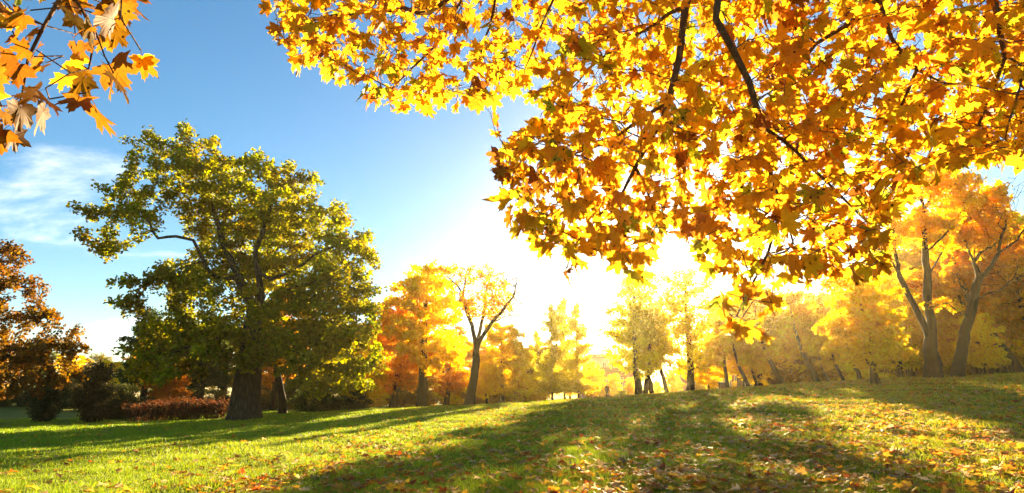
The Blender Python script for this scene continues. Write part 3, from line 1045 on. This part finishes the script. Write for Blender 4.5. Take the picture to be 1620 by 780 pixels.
# ------------------------------------------------------------------ hedge, small bushes
def hedge():
    p0, p1 = at(215, 668, 42), at(352, 666, 41)
    r = np.random.default_rng(31)
    n_st = 420
    nodes, parents = [], []
    b = np.array([(p0[0] + p1[0]) / 2, 41.5, gz((p0[0] + p1[0]) / 2, 41.5)])
    for i in range(n_st):
        t = r.random()
        x = p0[0] + (p1[0] - p0[0]) * t
        y = 41.5 + r.uniform(-0.8, 0.8)
        z = gz(x, y)
        q = np.array([x, y, z]) - b
        h = r.uniform(0.7, 1.25) * (0.75 + 0.25 * math.sin(math.pi * t) ** 0.5)
        s = len(nodes)
        nodes.append(q + [0, 0, -0.1])
        parents.append(-1)
        e = q + np.array([r.normal(0, .22), r.normal(0, .22), h])
        polyline(nodes, parents, s, [(q + e) / 2 + r.normal(0, .05, 3), e], .3)
        polyline(nodes, parents, len(nodes) - 2, [e + np.array([r.normal(0, .2), r.normal(0, .2), r.uniform(-.1, .2)])], .2)
    P, par = np.array(nodes), np.array(parents)
    rad = np.full(len(P), .012)
    V, F, S = tubes(P, par, rad, r=r)
    wood = mesh_np('hedge_wood', V, F, S)
    pick = r.integers(0, len(P), 9000)
    cr = foliage_mesh('hedge_leaves', P[pick] + r.normal(0, .12, (9000, 3)) + [0, 0, .08], .11, (0.5, 0.02), (1, 0.3), 1.5, 0.3, r)
    o = empty('red_hedge', b)
    tag(o, 'long low red brown hedge left of the oak trunk', 'hedge')
    obj('stems', wood, M_BARK, o)
    obj('crown', cr, M_CROWN, o, color=(0.10, 0.04, 0.02))


hedge()
put('round_bush', 'shrub', 985, 632, 68, 617, (0.28, 0.26, 0.05), 'small pale green round bush on the lawn crest near the person', 'shrub', wide=1.5)
put('small_tree', 'understory', 930, 633, 72, 598, (0.5, 0.26, 0.04), 'tiny young tree on the lawn crest left of the person')
for px, top, lb in ((1233, 583, 'dark brown conical shrub below the leaning maple'), (1252, 584, 'dark brown conical shrub beside the white pavilion')):
    put('conical_shrub', 'shrub', px, 612, 60, top, (0.10, 0.05, 0.025), lb, 'shrub', wide=0.95)


# ------------------------------------------------------------------ buildings beyond the trees
M_WALL_RED = plain_material('red_render', (0.34, 0.12, 0.085), 0.9, 0.2, 1.2)
M_WALL_PALE = plain_material('pale_render', (0.5, 0.44, 0.4), 0.9, 0.12, 1.0)
M_WHITE = plain_material('white_paint', (0.78, 0.76, 0.72), 0.6, 0.05)
M_ROOF = plain_material('roof_sheet', (0.2, 0.09, 0.07), 0.7, 0.2, 2.0)
M_BIN = plain_material('brown_paint', (0.16, 0.05, 0.04), 0.6, 0.15)
m_, t_ = new_mat('window_glass')
p_ = N(t_, 'ShaderNodeBsdfPrincipled', i_Roughness=0.08)
p_.inputs['Base Color'].default_value = (0.04, 0.05, 0.06, 1)
out(t_, p_.outputs[0])
M_GLASS = m_


def building(name, label, px0, px1, d, h, wall_mat, rows, cols, band=None):
    a, b = at(px0, 615, d), at(px1, 615, d)
    w = b[0] - a[0]
    xc = (a[0] + b[0]) / 2
    z0 = min(gz(a[0], d), gz(b[0], d)) - 0.2
    o = empty(name, (xc, d, z0))
    tag(o, label, 'building')
    boxes('wall', [(-w / 2, 0, 0, w / 2, 9, h)], wall_mat, o)
    boxes('plinth', [(-w / 2 - .08, -.08, 0, w / 2 + .08, 9.08, 0.7)], M_ROOF, o)
    rf = boxes('roof', [(-w / 2 - .35, -.35, h, w / 2 + .35, 9.35, h + .28), (-w / 2 + .6, 1.0, h + .28, w / 2 - .6, 8.0, h + .9)], M_ROOF, o)
    boxes('chimney', [(w * .2, 3, h + .9, w * .2 + .8, 3.8, h + 1.9)], wall_mat, rf)
    sh = (h - 0.9) / rows
    for r_ in range(rows):
        for c_ in range(cols):
            cxw = -w / 2 + w * (c_ + .5) / cols
            zb = 0.9 + r_ * sh + sh * .2
            ww, hh = min(1.3, w / cols * .55), sh * .58
            x0, x1 = cxw - ww / 2, cxw + ww / 2
            fr = boxes('window', [(x0, -.10, zb, x0 + .1, .02, zb + hh), (x1 - .1, -.10, zb, x1, .02, zb + hh), (x0 + .1, -.10, zb, x1 - .1, .02, zb + .1),
                                  (x0 + .1, -.10, zb + hh - .1, x1 - .1, .02, zb + hh), (cxw - .04, -.09, zb + .1, cxw + .04, .02, zb + hh - .1)], M_WHITE, o)
            boxes('pane', [(x0 + .1, -.03, zb + .1, cxw - .04, .01, zb + hh - .1), (cxw + .04, -.03, zb + .1, x1 - .1, .01, zb + hh - .1)], M_GLASS, fr)
            boxes('sill', [(x0 - .1, -.2, zb - .1, x1 + .1, .01, zb - .003)], M_WHITE, fr)
    return o


building('red_building', 'low red walled building with white windows behind the sunlit maples', 1095, 1215, 100, 5.2, M_WALL_RED, 1, 11)
building('pale_building', 'taller pale grey building behind the leaning maples', 1165, 1262, 125, 10.5, M_WALL_PALE, 3, 9)
building('red_building', 'red and white building left of the sun beyond the lawn crest', 925, 1012, 105, 5.0, M_WALL_RED, 1, 8)
building('pale_building', 'pale building partly hidden behind the round bush and person', 930, 985, 130, 9.0, M_WALL_PALE, 2, 5)


def pavilion():
    b = base_at(1279, 606, 66)
    o = empty('white_pavilion', b)
    tag(o, 'small white open pavilion with flat roof among the leaning maples', 'pavilion')
    for sx in (-1, 1):
        for y in (0, 2.0):
            boxes('post', [(sx * .9 - .06, y - .06, -.2, sx * .9 + .06, y + .06, 2.05)], M_WHITE, o)
    boxes('roof', [(-1.15, -.3, 2.05, 1.15, 2.3, 2.2)], M_WHITE, o)
    boxes('railing', [(-.84, -.03, .85, .84, .03, .93), (-.84, -.03, .25, .84, .03, .33)] + [(-.8 + i * .2, -.02, .33, -.77 + i * .2, .02, .85) for i in range(9)], M_WHITE, o)


pavilion()


def utility_box():
    b = base_at(1146, 618, 58)
    o = empty('utility_box', b)
    tag(o, 'brown utility box with pale cap on the lawn below the sunlit maples', 'utility box')
    boxes('cabinet', [(-.42, -.3, 0, .42, .3, 1.15)], M_BIN, o)
    boxes('cap', [(-.48, -.36, 1.15, .48, .36, 1.23)], M_WHITE, o)
    d_ = boxes('door', [(-.36, -.325, .1, .36, -.3, 1.08)], M_BIN, o)
    boxes('handle', [(.24, -.36, .55, .28, -.325, .7)], M_WHITE, d_)
    boxes('foot', [(-.44, -.32, -.2, .44, .32, .0)], M_WALL_PALE, o)


utility_box()


# ------------------------------------------------------------------ the person on the crest
def person():
    b = base_at(961, 632, 66)
    b[2] += 0.05
    V = [(0, 0, .95), (0, 0, 1.15), (0, 0, 1.40), (0, 0, 1.50), (0, -.01, 1.58), (0, -.02, 1.70),
         (-.10, 0, .90), (-.11, -.02, .50), (-.11, .02, .08), (-.12, -.14, .04), (.10, 0, .90), (.11, .02, .50), (.12, .06, .08), (.13, -.10, .04),
         (-.19, 0, 1.40), (-.25, .01, 1.12), (-.24, -.08, .88), (-.24, -.12, .79), (.19, 0, 1.40), (.25, .01, 1.12), (.24, -.08, .88), (.24, -.12, .79)]
    E = [(0, 1), (1, 2), (2, 3), (3, 4), (4, 5), (0, 6), (6, 7), (7, 8), (8, 9), (0, 10), (10, 11), (11, 12), (12, 13), (2, 14), (14, 15), (15, 16), (16, 17), (2, 18), (18, 19), (19, 20), (20, 21)]
    rads = [.17, .16, .17, .06, .075, .085, .10, .075, .055, .045, .10, .075, .055, .045, .075, .058, .045, .035, .075, .058, .045, .035]
    me = bpy.data.meshes.new('person')
    me.from_pydata(V, E, [])
    o = bpy.data.objects.new('person', me)
    col.objects.link(o)
    sk = o.modifiers.new('skin', 'SKIN')
    for i, r_ in enumerate(rads):
        me.skin_vertices[0].data[i].radius = (r_, r_ * (0.8 if i in (0, 1, 2) else 1))
    me.skin_vertices[0].data[0].use_root = True
    o.modifiers.new('sub', 'SUBSURF').levels = 2
    dg = bpy.context.evaluated_depsgraph_get()
    me2 = bpy.data.meshes.new_from_object(o.evaluated_get(dg))
    bpy.data.objects.remove(o)
    mats = [plain_material('dark_jacket', (0.05, 0.03, 0.035), .8), plain_material('dark_trousers', (0.03, 0.03, 0.04), .85), plain_material('skin', (0.45, 0.28, 0.2), .6), plain_material('shoe', (0.03, 0.025, 0.02), .6), plain_material('hair', (0.04, 0.025, 0.015), .7)]
    me2.materials.clear()
    for m in mats:
        me2.materials.append(m)
    for p in me2.polygons:
        z, y = p.center.z, p.center.y
        p.use_smooth = True
        p.material_index = 4 if z > 1.70 or (z > 1.58 and y > 0.0) else 2 if z > 1.5 or (z < .86 and abs(p.center.x) > .2) else 0 if z > .86 else 3 if z < .1 else 1
    o = obj('person', me2)
    o.location = b
    o.rotation_euler = (0, 0, 0.3)
    tag(o, 'person in dark clothes standing on the crest of the lawn', 'person')


person()


# ------------------------------------------------------------------ maple leaves
def leaf_outline():
    # half outline from the tip to the leaf stalk: (angle from the tip axis in degrees, radius)
    half = [(0, 1.0), (4, .84), (12, .86), (13.5, .70), (20, .60), (26, .53), (31, .66), (34, .82), (40, .80), (47, 1.0), (53, .81), (61, .83), (63, .66), (72, .51), (80, .56), (91, .66), (101, .84), (108, .64), (118, .60), (126, .50), (150, .33), (172, .14)]
    pts = [(math.sin(R(a)) * r, math.cos(R(a)) * r) for a, r in half]
    left = [(-x, y) for x, y in pts[1:]][::-1]
    vein = [1 if a in (0, 47, 101) else 0 for a, r in half]
    vl = vein[1:][::-1]
    return np.array(pts + left), np.array(vein + vl)


LO, LVEIN = leaf_outline()


SIMPLE = [0, 2, 5, 9, 13, 16, 20]


def leaf_arrays(seed, mid=True, petiole=True, curl=0.18, simple=False):
    """Unit maple leaf in its own frame: stalk joins at the origin, tip along +Y, face +Z. Returns V, tris, vein."""
    r = np.random.default_rng(seed)
    n_all = len(LO)
    sel = np.array(SIMPLE + [n_all - k for k in SIMPLE[:0:-1]]) if simple else np.arange(n_all)
    LOs, LVs = LO[sel], LVEIN[sel]
    n = len(LOs)
    wob = 1 + r.normal(0, .05, n)
    o2 = LOs * wob[:, None]
    o2[:, 0] *= r.uniform(.88, 1.08)
    pts = [np.zeros((1, 2))]
    vein = [np.ones(1)]
    if mid:
        pts.append(o2 * 0.52)
        vein.append(LVs.astype(float))
    pts.append(o2)
    vein.append(LVs.astype(float))
    p = np.vstack(pts)
    v = np.concatenate(vein)
    rad = np.linalg.norm(p, axis=1)
    a = np.arctan2(p[:, 0], p[:, 1])
    z = curl * (-(p[:, 1] ** 2) * r.uniform(.2, 1.2) + np.abs(p[:, 0]) ** 1.5 * r.uniform(-.6, 1.0)) + curl * .8 * rad ** 2 * np.cos(a * 3 + r.uniform(-1, 1)) * r.uniform(0, .8) - 0.05 * v * rad
    V = np.column_stack([p, z])
    i = np.arange(n)
    j = (i + 1) % n
    if mid:
        T = np.vstack([np.column_stack([np.zeros(n, int), 1 + j, 1 + i]), np.column_stack([1 + i, 1 + j, 1 + n + j]), np.column_stack([1 + i, 1 + n + j, 1 + n + i])])
    else:
        T = np.column_stack([np.zeros(n, int), 1 + j, 1 + i])
    if petiole:
        b = len(V)
        q = 0.011
        ys = np.array([0.0, -.3, -.62])
        xs = np.array([0, .02, .06]) * r.uniform(-1.5, 1.5)
        zs = np.array([0, .04, .14]) * r.uniform(.2, 1.4)
        ring = []
        for k in range(3):
            for t in range(3):
                ring.append((xs[k] + q * math.cos(t * 2.1), ys[k], zs[k] + q * math.sin(t * 2.1)))
        V = np.vstack([V, ring])
        v = np.concatenate([v, np.ones(9)])
        for k in range(2):
            for t in range(3):
                a0, a1 = b + k * 3 + t, b + k * 3 + (t + 1) % 3
                T = np.vstack([T, [a0, a1, a1 + 3], [a0, a1 + 3, a0 + 3]])
    return V, T, v


LEAF_COLS = [(0.63, 0.337, 0.010), (0.67, 0.401, 0.012), (0.60, 0.283, 0.010), (0.55, 0.218, 0.010), (0.61, 0.319, 0.010), (0.67, 0.455, 0.014), (0.42, 0.401, 0.014), (0.26, 0.309, 0.014), (0.42, 0.146, 0.010), (0.63, 0.355, 0.012), (0.21, 0.077, 0.010)]
LEAF_P = np.array([16, 14, 13, 9, 15, 9, 7, 4, 5, 14, 2], float)
LEAF_P /= LEAF_P.sum()


def leaf_variant(name, seed, cols, probs, curl, scale=1.0, tone=1.0):
    r = np.random.default_rng(seed)
    V, T, v = leaf_arrays(seed, True, True, curl)
    base = np.array(cols[r.choice(len(cols), p=probs)]) * tone
    rad = np.linalg.norm(V[:, :2], axis=1)
    edge = np.array(cols[r.choice(len(cols), p=probs)]) * tone
    w = np.clip(rad - .45, 0, 1)[:, None] * r.uniform(0, .9)
    C = base * (1 - w) + edge * w
    off = r.uniform(0, 40, 2)
    A = np.column_stack([v, V[:, 0] + off[0], V[:, 1] + off[1]])
    return mesh_np(name, V * scale, T.ravel(), np.full(len(T), 3), attr=C, extra=A, smooth=False), base


def frames(tipdir, nrm):
    """Rotation matrices whose columns are x, y(tip), z(normal)."""
    y = tipdir / np.linalg.norm(tipdir, axis=1)[:, None]
    z = nrm - y * (nrm * y).sum(1)[:, None]
    z /= np.maximum(np.linalg.norm(z, axis=1), 1e-6)[:, None]
    x = np.cross(y, z)
    return np.stack([x, y, z], 2)


def merged_leaves(name, pos, rot, size, cols, probs, curl, mat, parent=None, petiole=True, seed=5, loc=(0, 0, 0), simple=False):
    r = np.random.default_rng(seed)
    protos = [leaf_arrays(900 + seed * 31 + k, False, petiole, curl, simple) for k in range(10)]
    Vs, Ts, Cs, As = [], [], [], []
    nv = 0
    cols = np.array(cols)
    for k in range(len(protos)):
        idx = np.where(np.arange(len(pos)) % len(protos) == k)[0]
        if not len(idx):
            continue
        V, T, v = protos[k]
        W = np.einsum('nij,kj->nki', rot[idx], V) * size[idx][:, None, None] + pos[idx][:, None, :]
        Vs.append(W.reshape(-1, 3))
        Ts.append((T[None] + (nv + np.arange(len(idx)) * len(V))[:, None, None]).reshape(-1, 3))
        nv += len(idx) * len(V)
        c0 = cols[r.choice(len(cols), len(idx), p=probs)] * r.uniform(.78, 1.1, (len(idx), 1))
        Cs.append(np.repeat(c0, len(V), 0))
        off = r.uniform(0, 60, (len(idx), 2))
        As.append(np.concatenate([np.broadcast_to(v[None, :, None], (len(idx), len(V), 1)), V[None, :, :2] + off[:, None, :]], 2).reshape(-1, 3))
    T = np.vstack(Ts)
    me = mesh_np(name, np.vstack(Vs), T.ravel(), np.full(len(T), 3), attr=np.vstack(Cs), extra=np.vstack(As))
    o = obj(name, me, mat, parent)
    o.location = loc
    return o


def poly_mask(poly, x, y):
    poly = np.array(poly, float)
    inside = np.zeros(len(x), bool)
    j = len(poly) - 1
    for i in range(len(poly)):
        xi, yi = poly[i]
        xj, yj = poly[j]
        cnd = ((yi > y) != (yj > y)) & (x < (xj - xi) * (y - yi) / (yj - yi + 1e-9) + xi)
        inside ^= cnd
        j = i
    return inside


def at_many(px, py, d):
    u, v = (px - CX) / FPX, (CY - py) / FPX
    t = d / (CP - v * SP)
    return np.column_stack([u * t, d, EYE + t * (SP + v * CP)])


def build_overhanging_maple():
    r = np.random.default_rng(77)
    root = np.array([3.4, -2.6, gz(3.4, -2.6) - .1])
    nodes, parents = [], []
    st = 0.13
    top = polyline(nodes, parents, -1, [root, root + [0, 0, 1.2], root + [-.1, .1, 2.6], root + [-.2, .3, 4.2]], .3)
    n_trunk = len(nodes)

    def limb(start, pts, via=()):
        return polyline(nodes, parents, start, [np.array(v, float) for v in via] + [at(*p) for p in pts], st)
    hub = polyline(nodes, parents, top, [(2.2, -.4, 5.0), (1.7, 1.0, 5.05)], .25)
    limb(hub, [(1140, -90, 3.1), (1132, 30, 3.15), (1160, 80, 3.3), (1185, 130, 3.4), (1205, 200, 3.55), (1215, 260, 3.7), (1235, 330, 3.8), (1255, 385, 3.9)])
    limb(hub, [(1100, -100, 3.4), (1085, 10, 3.5), (1075, 90, 3.6), (1058, 160, 3.7), (1030, 220, 3.8), (1005, 265, 3.9), (985, 305, 4.0)])
    limb(nearest(nodes, at(1058, 160, 3.7)), [(1010, 190, 4.1), (960, 225, 4.2), (900, 245, 4.3), (840, 240, 4.4), (795, 235, 4.4)])
    limb(nearest(nodes, at(1085, 10, 3.5)), [(1000, 60, 4.0), (930, 110, 4.3), (880, 170, 4.4)])
    limb(nearest(nodes, at(1205, 200, 3.55)), [(1260, 240, 3.7), (1310, 290, 3.8), (1350, 330, 3.9), (1390, 370, 4)])
    limb(nearest(nodes, at(1235, 330, 3.8)), [(1215, 400, 3.8), (1190, 450, 3.8), (1165, 500, 3.8)])
    limb(nearest(nodes, at(985, 305, 4.0)), [(950, 340, 4.1), (915, 380, 4.2), (895, 425, 4.3)])
    limb(nearest(nodes, at(1005, 265, 3.9)), [(1030, 320, 4.0), (1040, 360, 4.1)])
    h2 = polyline(nodes, parents, hub, [(.6, 2.2, 5.1)], .25)
    limb(h2, [(820, -110, 4.0), (740, -20, 4.2), (680, 20, 4.4), (600, 15, 4.6), (540, 22, 4.7), (470, 38, 4.8), (440, 40, 4.8)])
    limb(nearest(nodes, at(740, -20, 4.2)), [(700, 60, 4.5), (650, 110, 4.6), (620, 140, 4.7)])
    limb(nearest(nodes, at(790, -80, 4.1)), [(780, 20, 4.4), (760, 90, 4.6), (740, 150, 4.7)])
    limb(h2, [(900, -100, 3.8), (880, -10, 4.0), (850, 60, 4.3), (830, 110, 4.4)])
    h3 = polyline(nodes, parents, top, [(3.6, .2, 5.0), (3.6, 1.8, 5.0)], .25)
    limb(h3, [(1560, -90, 3.3), (1575, 10, 3.4), (1590, 90, 3.5), (1560, 170, 3.6), (1535, 230, 3.7)])
    limb(h3, [(1400, -100, 3.4), (1390, 0, 3.5), (1410, 60, 3.6), (1450, 110, 3.7), (1490, 130, 3.8)])
    limb(nearest(nodes, at(1390, 0, 3.5)), [(1340, 40, 3.8), (1290, 70, 4), (1260, 110, 4.2)])
    limb(h3, [(1690, -40, 3.0), (1640, 60, 3.1), (1610, 150, 3.2), (1590, 220, 3.3)])
    limb(nearest(nodes, at(1450, 110, 3.7)), [(1420, 180, 3.9), (1400, 230, 4), (1420, 280, 4)])
    h4 = polyline(nodes, parents, top, [(1.0, -1.0, 5.2), (-1.0, 0.2, 4.6)], .25)
    limb(h4, [(80, -110, 1.95), (105, -20, 2.0), (130, 15, 2.05), (150, 60, 2.05), (140, 110, 2.1)])
    limb(nearest(nodes, at(105, -20, 2.0)), [(70, 40, 2.1), (45, 90, 2.1), (35, 150, 2.15)])
    # where foliage hangs: outlines of the sprays, with the depth they fill
    sprays = [
        ([(425, 25), (455, -80), (860, -120), (1000, -120), (900, 30), (870, 110), (830, 130), (745, 168), (650, 165), (570, 152), (545, 125), (455, 85)], 3.9, 5.3, 1300),
        ([(870, 110), (960, -120), (1250, -120), (1260, 330), (1230, 420), (1140, 430), (1110, 405), (1040, 405), (1010, 425), (960, 395), (890, 400), (820, 355), (778, 250), (790, 215), (850, 190)], 3.3, 4.9, 2700),
        ([(1250, -120), (1720, -120), (1720, 230), (1610, 250), (1550, 250), (1480, 275), (1420, 300), (1390, 320), (1430, 385), (1380, 430), (1300, 440), (1230, 425)], 3.1, 4.7, 2600),
        ([(1115, 470), (1150, 425), (1230, 410), (1310, 430), (1245, 470), (1220, 510), (1160, 530)], 3.4, 4.3, 85),
        ([(880, 390), (960, 380), (900, 440), (870, 430)], 3.9, 4.5, 14),
        ([(-60, -60), (190, -80), (225, 50), (215, 135), (130, 130), (95, 170), (40, 215), (-60, 180)], 1.85, 2.3, 170)]
    att = []
    for poly, d0, d1, n in sprays:
        pl = np.array(poly, float)
        x = r.uniform(pl[:, 0].min(), pl[:, 0].max(), n * 6)
        y = r.uniform(pl[:, 1].min(), pl[:, 1].max(), n * 6)
        m = poly_mask(poly, x, y)
        x, y = x[m][:n], y[m][:n]
        att.append(at_many(x, y, r.uniform(d0, d1, len(x))))
    att = np.vstack(att)
    P, par = colonize(att, nodes, parents, st, 1.0, .14, iters=90, jitter=.18, up=-.03, r=r)
    rad, has = radii(P, par, .0038, 2.2, .2)
    kk = np.clip((P[:, 1] + .5) / 3.0, 0, 1)
    rad = np.where(np.arange(len(P)) < n_trunk, rad, .0038 * (rad / .0038) ** (1 - .2 * kk))
    root_o = empty('maple_tree', root)
    tag(root_o, 'overhanging golden maple whose leafy boughs fill the top of the view', 'tree')
    Pl = P - root
    # trunk and boughs as two parts
    V, F, S = tubes(Pl[:n_trunk], par[:n_trunk], rad[:n_trunk], 0, .6, Pl[0][2], .04, r)
    obj('trunk', mesh_np('maple_trunk', V, F, S, smooth=True), M_BARK_MAPLE, root_o)
    par2 = par.copy()
    par2[:n_trunk] = -1
    keep = np.arange(len(P)) >= n_trunk - 1
    remap = np.cumsum(keep) - 1
    pk = par[keep]
    pk = np.where(pk >= n_trunk - 1, remap[np.maximum(pk, 0)], -1)
    V, F, S = tubes(Pl[keep], pk, rad[keep], 0, 0, None, .03, r)
    obj('branches', mesh_np('maple_branches', V, F, S, smooth=True), M_BARK_MAPLE, root_o)
    # leaves hang from the thin twigs
    cand = np.where((rad < .0095) & (np.arange(len(P)) > n_trunk))[0]
    tips = cand[~has[cand]]
    rest = cand[has[cand]]
    pick = np.concatenate([np.repeat(tips, 2), rest, rest[r.random(len(rest)) < .12]])
    n = len(pick)
    tw = P[pick] - P[par[pick]]
    tw /= np.linalg.norm(tw, axis=1)[:, None]
    dirn = tw * .45 + unit(n, r) * .55 + np.array([0, 0, -.62])
    dirn /= np.linalg.norm(dirn, axis=1)[:, None]
    nrm = unit(n, r) * .75 + np.array([0.0, -.45, .35])
    rot = frames(dirn, nrm)
    size = .058 + .066 * r.random(n) ** 1.3
    pos = P[pick] + rot[:, :, 1] * (size * .55)[:, None]
    # keep the air clear where the sun stands in the open
    d = pos + dirn * (size * .4)[:, None] - np.array([0, 0, EYE])
    d /= np.linalg.norm(d, axis=1)[:, None]
    sun_a = np.degrees(np.arccos(np.clip(d @ np.array(SUN_DIR), -1, 1)))
    ok = sun_a > 2.1
    pos, rot, size = pos[ok], rot[ok], size[ok]
    n = len(pos)
    q = pos - np.array([0, 0, EYE])
    dep = q[:, 1] * CP + q[:, 2] * SP
    sx = q[:, 0] / dep * FPX
    sy = (q[:, 2] * CP - q[:, 1] * SP) / dep * FPX
    seen = (np.abs(sx) < 830) & (np.abs(sy) < 405) & (dep > .5)
    score = np.where(seen, size / dep, 0)
    order = np.argsort(-score)
    near, far = order[:300], order[300:]
    variants = [leaf_variant('maple_leaf_%d' % k, 300 + k, LEAF_COLS, LEAF_P, .3 + .35 * (k % 3) / 2, tone=.94)[0] for k in range(36)]
    amber = [leaf_variant('amber_leaf_%d' % k, 400 + k, [(0.24, 0.095, .005), (0.27, 0.13, .006), (0.21, 0.072, .005), (0.19, 0.115, .006), (0.13, 0.04, .005)], [.36, .26, .2, .1, .08], .3)[0] for k in range(16)]
    from mathutils import Matrix
    for j, i in enumerate(near):
        o = obj('leaf', amber[j % len(amber)] if pos[i][0] < -1.2 and pos[i][1] < 2.8 else variants[j % len(variants)], M_MAPLE, root_o)
        Mx = Matrix([list(rot[i][0]), list(rot[i][1]), list(rot[i][2])]).to_4x4()
        o.matrix_local = Matrix.Translation(Vector(pos[i] - root)) @ Mx @ Matrix.Scale(float(size[i]), 4)
    f = merged_leaves('leaves', pos[far] - root, rot[far], size[far], LEAF_COLS, LEAF_P, .3, M_MAPLE, root_o, True, 3)
    f['kind'] = 'stuff'
    print('maple leaves', n, 'nodes', len(P))


build_overhanging_maple()


# ------------------------------------------------------------------ fallen leaves
FALL_COLS = [(0.62, 0.33, 0.02), (0.60, 0.22, 0.015), (0.48, 0.10, 0.012), (0.62, 0.42, 0.2), (0.52, 0.30, 0.13), (0.66, 0.42, 0.03), (0.30, 0.07, 0.012), (0.55, 0.30, 0.05)]
FALL_NAME = ['yellow', 'orange', 'red orange', 'pale beige', 'tan', 'bright yellow', 'dark red', 'ochre']
FALL_P = np.array([20, 17, 9, 13, 9, 14, 4, 14], float)
FALL_P /= FALL_P.sum()


def fallen_leaves():
    r = np.random.default_rng(91)
    n = 46000
    a = r.uniform(-R(50), R(50), n)
    d = 4.5 + 42 * r.random(n) ** 1.8
    x, y = d * np.sin(a), d * np.cos(a)
    # thicker on the right and in drifts
    dr = np.sin(x * .9 + 1.3 * np.sin(y * .5)) * np.cos(y * .7 + x * .3)
    pr = np.clip(.42 + .04 * x + .25 * dr, .06, 1)
    k = r.random(n) < pr
    x, y = x[k], y[k]
    n = len(x)
    z = ground_z(x, y)
    d = np.hypot(x, y)
    lift = r.uniform(.03, .075, n)
    nrm = unit(n, r) * .38 + np.array([0, 0, 1])
    dirn = unit(n, r)
    dirn[:, 2] *= .2
    rot = frames(dirn, nrm)
    size = r.uniform(.06, .125, n)
    pos = np.column_stack([x, y, z + lift])
    q = pos - np.array([0, 0, EYE])
    dep = q[:, 1] * CP + q[:, 2] * SP
    sx = q[:, 0] / dep * FPX
    sy = (q[:, 2] * CP - q[:, 1] * SP) / dep * FPX
    seen = (np.abs(sx) < 815) & (sy > -388)
    score = np.where(seen, size / dep, 0)
    order = np.argsort(-score)
    near, far = order[:300], order[300:]
    per = 3
    variants = []
    for ci, cc in enumerate(FALL_COLS):
        for k in range(per):
            variants.append((leaf_variant('fallen_%d_%d' % (ci, k), 500 + ci * 10 + k, [cc], [1.0], .55)[0], ci))
    from mathutils import Matrix
    for i in near:
        ci = r.choice(len(FALL_COLS), p=FALL_P)
        me, _ = variants[ci * per + r.integers(per)]
        o = obj('fallen_leaf', me, M_MAPLE)
        o.matrix_local = Matrix.Translation(Vector(pos[i])) @ Matrix([list(rot[i][0]), list(rot[i][1]), list(rot[i][2])]).to_4x4() @ Matrix.Scale(float(size[i]), 4)
        tag(o, FALL_NAME[ci] + ' fallen maple leaf lying on the near grass', 'leaf', FALL_NAME[ci] + ' leaves fallen on the near grass')
    o = merged_leaves('fallen_leaves', pos[far], rot[far], size[far], FALL_COLS, FALL_P, .55, M_MAPLE, None, False, 4, simple=True)
    tag(o, 'thin carpet of fallen yellow and orange leaves across the lawn', 'leaves', None, 'stuff')


fallen_leaves()


# ------------------------------------------------------------------ grass blades
def grass():
    r = np.random.default_rng(123)
    Vs, Cs = [], []
    for d0, d1, dens, h, w in ((4.2, 9, 2200, .085, .007), (9, 16, 1050, .08, .011), (16, 30, 360, .085, .02), (30, 62, 95, .10, .042)):
        area = R(100) / 2 * (d1 ** 2 - d0 ** 2)
        n = int(area * dens)
        a = r.uniform(-R(50), R(50), n)
        d = np.sqrt(r.uniform(d0 ** 2, d1 ** 2, n))
        x, y = d * np.sin(a), d * np.cos(a)
        tuft = .5 + .5 * np.sin(x * 2.1 + 1.7 * np.sin(y * 1.3)) * np.cos(y * 1.9 + np.sin(x * 1.1))
        fine = .5 + .5 * np.sin(x * 9 + 2 * np.sin(y * 7)) * np.cos(y * 8 + 2 * np.sin(x * 6))
        z = ground_z(x, y)
        hh = h * r.uniform(.4, 1.3, n) * (.35 + .75 * tuft ** 1.5 + .4 * fine)
        az = r.uniform(0, 6.283, n)
        lean = r.uniform(.1, .95, n) * hh
        bx, by = np.cos(az), np.sin(az)
        az2 = r.uniform(0, 6.283, n)
        wx, wy = np.cos(az2) * w * .5, np.sin(az2) * w * .5
        b = np.column_stack([x, y, z - .005])
        v0 = b + np.column_stack([wx, wy, np.zeros(n)])
        v1 = b - np.column_stack([wx, wy, np.zeros(n)])
        v2 = b + np.column_stack([bx * lean, by * lean, hh])
        Vs.append(np.stack([v0, v1, v2], 1).reshape(-1, 3))
        slow = .5 + .5 * np.sin(x * .35 + 1.2) * np.cos(y * .22 + .5 * np.sin(x * .2))
        dry = np.clip(.22 + .02 * x + .25 * (slow - .5) + r.normal(0, .2, n), 0, 1)[:, None]
        c0 = np.array([.24, .35, .008]) * (1 - dry) + np.array([.50, .40, .02]) * dry
        c0 = c0 * r.uniform(.65, 1.3, (n, 1))
        Cs.append(np.repeat(c0, 3, 0))
    V = np.vstack(Vs)
    n = len(V) // 3
    print('grass blades', n)
    o = obj('grass', mesh_np('grass', V, np.arange(len(V)), np.full(n, 3), attr=np.vstack(Cs)), M_GRASS)
    tag(o, 'short green and yellowing grass of the park lawn', 'grass', None, 'stuff')


grass()


# ------------------------------------------------------------------ haze in the air
def haze():
    o = boxes('haze', [(-236, -236, -3.0, 236, 236, 22)], None)
    m, t = new_mat('haze')
    v = N(t, 'ShaderNodeVolumePrincipled')
    v.inputs['Color'].default_value = (1.0, 0.84, 0.46, 1)
    v.inputs['Density'].default_value = HAZE_DENSITY
    v.inputs['Anisotropy'].default_value = HAZE_G
    oo = N(t, 'ShaderNodeOutputMaterial')
    t.links.new(v.outputs[0], oo.inputs['Volume'])
    o.data.materials.append(m)
    tag(o, 'thin warm haze in the air of the park', 'haze', None, 'stuff')


haze()
